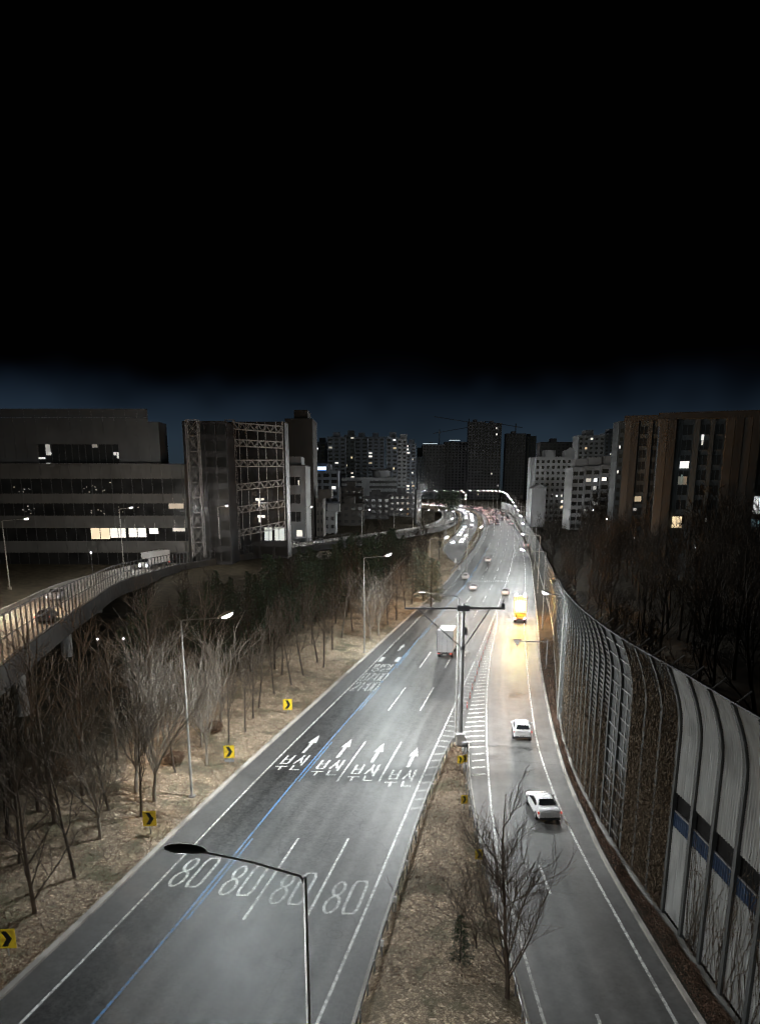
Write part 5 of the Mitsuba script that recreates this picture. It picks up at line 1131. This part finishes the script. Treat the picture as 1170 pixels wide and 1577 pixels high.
# the two big blocks on the right
def pilaster_block(label, px0, px1, D, ytop, cols, fh, seed, lits, yaw=0.0):
    rs = np.random.default_rng(seed); B = Bld('apartment_block', label, 'apartment building', px0, px1, D, yaw); zt = B.z(ytop); z0 = 8; X = B.u
    B.part('wall', MB().box(0, B.W, 1.0, 16, z0, zt), 'clad_teal'); nf = int((zt - z0) / fh); base = B.z(744.5) - int((B.z(744.5) - z0) / fh) * fh
    for kind, a, b in cols:
        u0, u1 = X(a), X(b)
        if kind == 'p':
            n = max(1, int(round((b - a) / 12))); w = (u1 - u0) / n
            for k in range(n): B.part('pilaster', MB().box(u0 + k * w + .04, u0 + (k + 1) * w - .04, -.25 - .2 * (k % 2), 1.0, z0, zt - .01), 'clad_brown' if k % 2 else 'clad_tan')
        elif kind == 's': B.part('strip', MB().box(u0, u1, .35, 1.0, z0, zt - .02), 'clad_teal')
        else:
            for f in range(nf):
                z = base + f * fh
                if z + fh > zt: break
                k = B.part('window', MB().box(u0 + .1, u1 - .1, .86, .97, z + fh * .24, z + fh * .88), 'bldg_glass')
                part(k, 'frame', MB().box(u0, u1, .62, .85, z + fh * .14, z + fh * .235).box(u0 + (u1 - u0) * .47, u0 + (u1 - u0) * .53, .76, .855, z + fh * .24, z + fh * .88).box(u0, u0 + .1, .7, .85, z + fh * .24, z + fh * .9).moved(B.M), 'clad_teal')
    for a, b, y0, y1, tint, kk in lits: B.lit(X(a), X(b), B.z(y1), B.z(y0), tint, kk, w=.5)
    B.part('parapet', MB().box(-.3, B.W + .3, -.4, 16.3, zt, zt + 1.2), 'clad_brown'); return B
pilaster_block('big dark apartment block with brown pilasters filling the right edge', 1007, 1250, 152, 646, [('p', 1007, 1033), ('w', 1042, 1058), ('s', 1060, 1069), ('w', 1070, 1084), ('s', 1085, 1091), ('w', 1092, 1105), ('p', 1108, 1161), ('w', 1166, 1186), ('s', 1187, 1200), ('w', 1201, 1220), ('p', 1222, 1250)], 2.72, 5,
               [(1043, 1057, 710, 721, COOL, .95), (1072, 1076, 670, 679, COOL, .8), (1073, 1075.5, 680, 686, COOL, .5), (1039, 1054, 795, 812, (1, .74, .42), .95), (1163, 1186, 764, 790, COOL, .95), (1162, 1186, 798, 809, (.35, .65, .8), .3), (1086, 1088, 798, 804, COOL, .5), (1090, 1092, 797, 803, COOL, .4), (1042.5, 1056, 733.5, 746, (.12, .35, .36), .06), (1047, 1048.5, 731, 746, (.5, .9, .9), .25)], yaw=-.33)
pilaster_block('brown apartment block with narrow windows left of the big dark block', 955, 1006, 198, 648, [('p', 955, 976), ('w', 978, 990), ('p', 991, 997), ('w', 998, 1005)], 2.75, 6, [(978, 988, 764, 772, (1, .85, .55), .3), (977, 982, 782, 786, COOL, .3)], yaw=-.3)
t = thing('apartment_tower', 'slim dark tower squeezed between the pale block and the brown block', 'apartment building'); D = 240; x0, x1 = at(946, 755, D)[0], at(957, 755, D)[0]
part(t, 'wall', MB().box(x0, x1, D, D + 6, 8, at(0, 648, D)[2]), 'clad_teal')
for y in range(660, 790, 13): part(t, 'window', MB().box(x0 + .5, x0 + 1.5, D - .04, D - .003, at(0, y + 6, D)[2], at(0, y, D)[2]), 'bldg_glass')
for a, y in ((948, 686), (947.5, 724)): part(t, 'lit_window', MB().box(at(a, 755, D)[0], at(a + 2.4, 755, D)[0], D - .12, D - .05, at(0, y + 4.5, D)[2], at(0, y, D)[2]), 'lit_warm', **glow(COOL, .7, 0))
# small lamps that stand among the trees; four low ones stand in for car headlamps
def post_lamp(label, px, py, D, zb_, k, w, tint=COOL, r=.16, group=None):
    t = thing('garden_lamp', label, 'lamp post', group); p = at(px, py, D)
    part(t, 'post', MB().tube([[p[0], D, zb_], [p[0], D, p[2]]], .06, 6), 'steel_dark'); part(t, 'globe', ell([p[0], D, p[2] + r], r, r, r, np.eye(3), 2, 178, 6, 8), 'head_lens', True, **glow(tint, k, w)); part(t, 'cap', MB().tube([[p[0], D, p[2] + r * 1.9], [p[0], D, p[2] + r * 2.1]], [r * 1.1, r * .3], 8), 'steel_dark')
for k, (px, py, D, kk, w, lb) in enumerate([(1079, 997, 128, 8, .05, 'small white lamp shining through the dark wood at the far right'), (1148, 998, 132, 5, .05, 'lamp half hidden by twigs near the right edge'), (1071, 845, 148, 4, .05, 'lamp glimmering through twigs under the big dark block'), (976, 829, 190, 3, 0, 'small lamp between the wood and the brown block'), (913, 786, 270, 12, .1, 'small lamp at the foot of the long pale apartment block'), (934, 800, 240, 5, 0, 'small lamp in the wood below the pale apartment block'), (857, 764, 330, 14, .4, 'left lamp of the pair below the white apartment house'), (850, 762, 345, 10, .4, 'right-hand neighbour lamp below the white apartment house'),
                                            (150, 986, 95, 3, 0, 'low lamp under the elevated road seen through the trees'), (190, 985, 98, 3, 0, 'second low lamp under the elevated road'), (378, 960, 150, 5, .05, 'first low lamp standing in for car headlamps behind the conifers'), (388, 961, 150, 5, .05, 'second low lamp standing in for car headlamps behind the conifers'), (405, 962, 152, 4, 0, 'third low lamp standing in for car headlamps behind the conifers'), (414, 961, 152, 7, .05, 'brightest low lamp standing in for car headlamps behind the conifers'), (140, 852, 150, 8, .1, 'white star-like lamp behind the fence of the elevated road')]):
    p = at(px, py, D); g0 = float(right_z(p[0], D)) if px > 600 else float(left_z(p[0], D)); post_lamp(lb, px, py, D, min(g0, p[2] - .5), kk * 1.5, w)
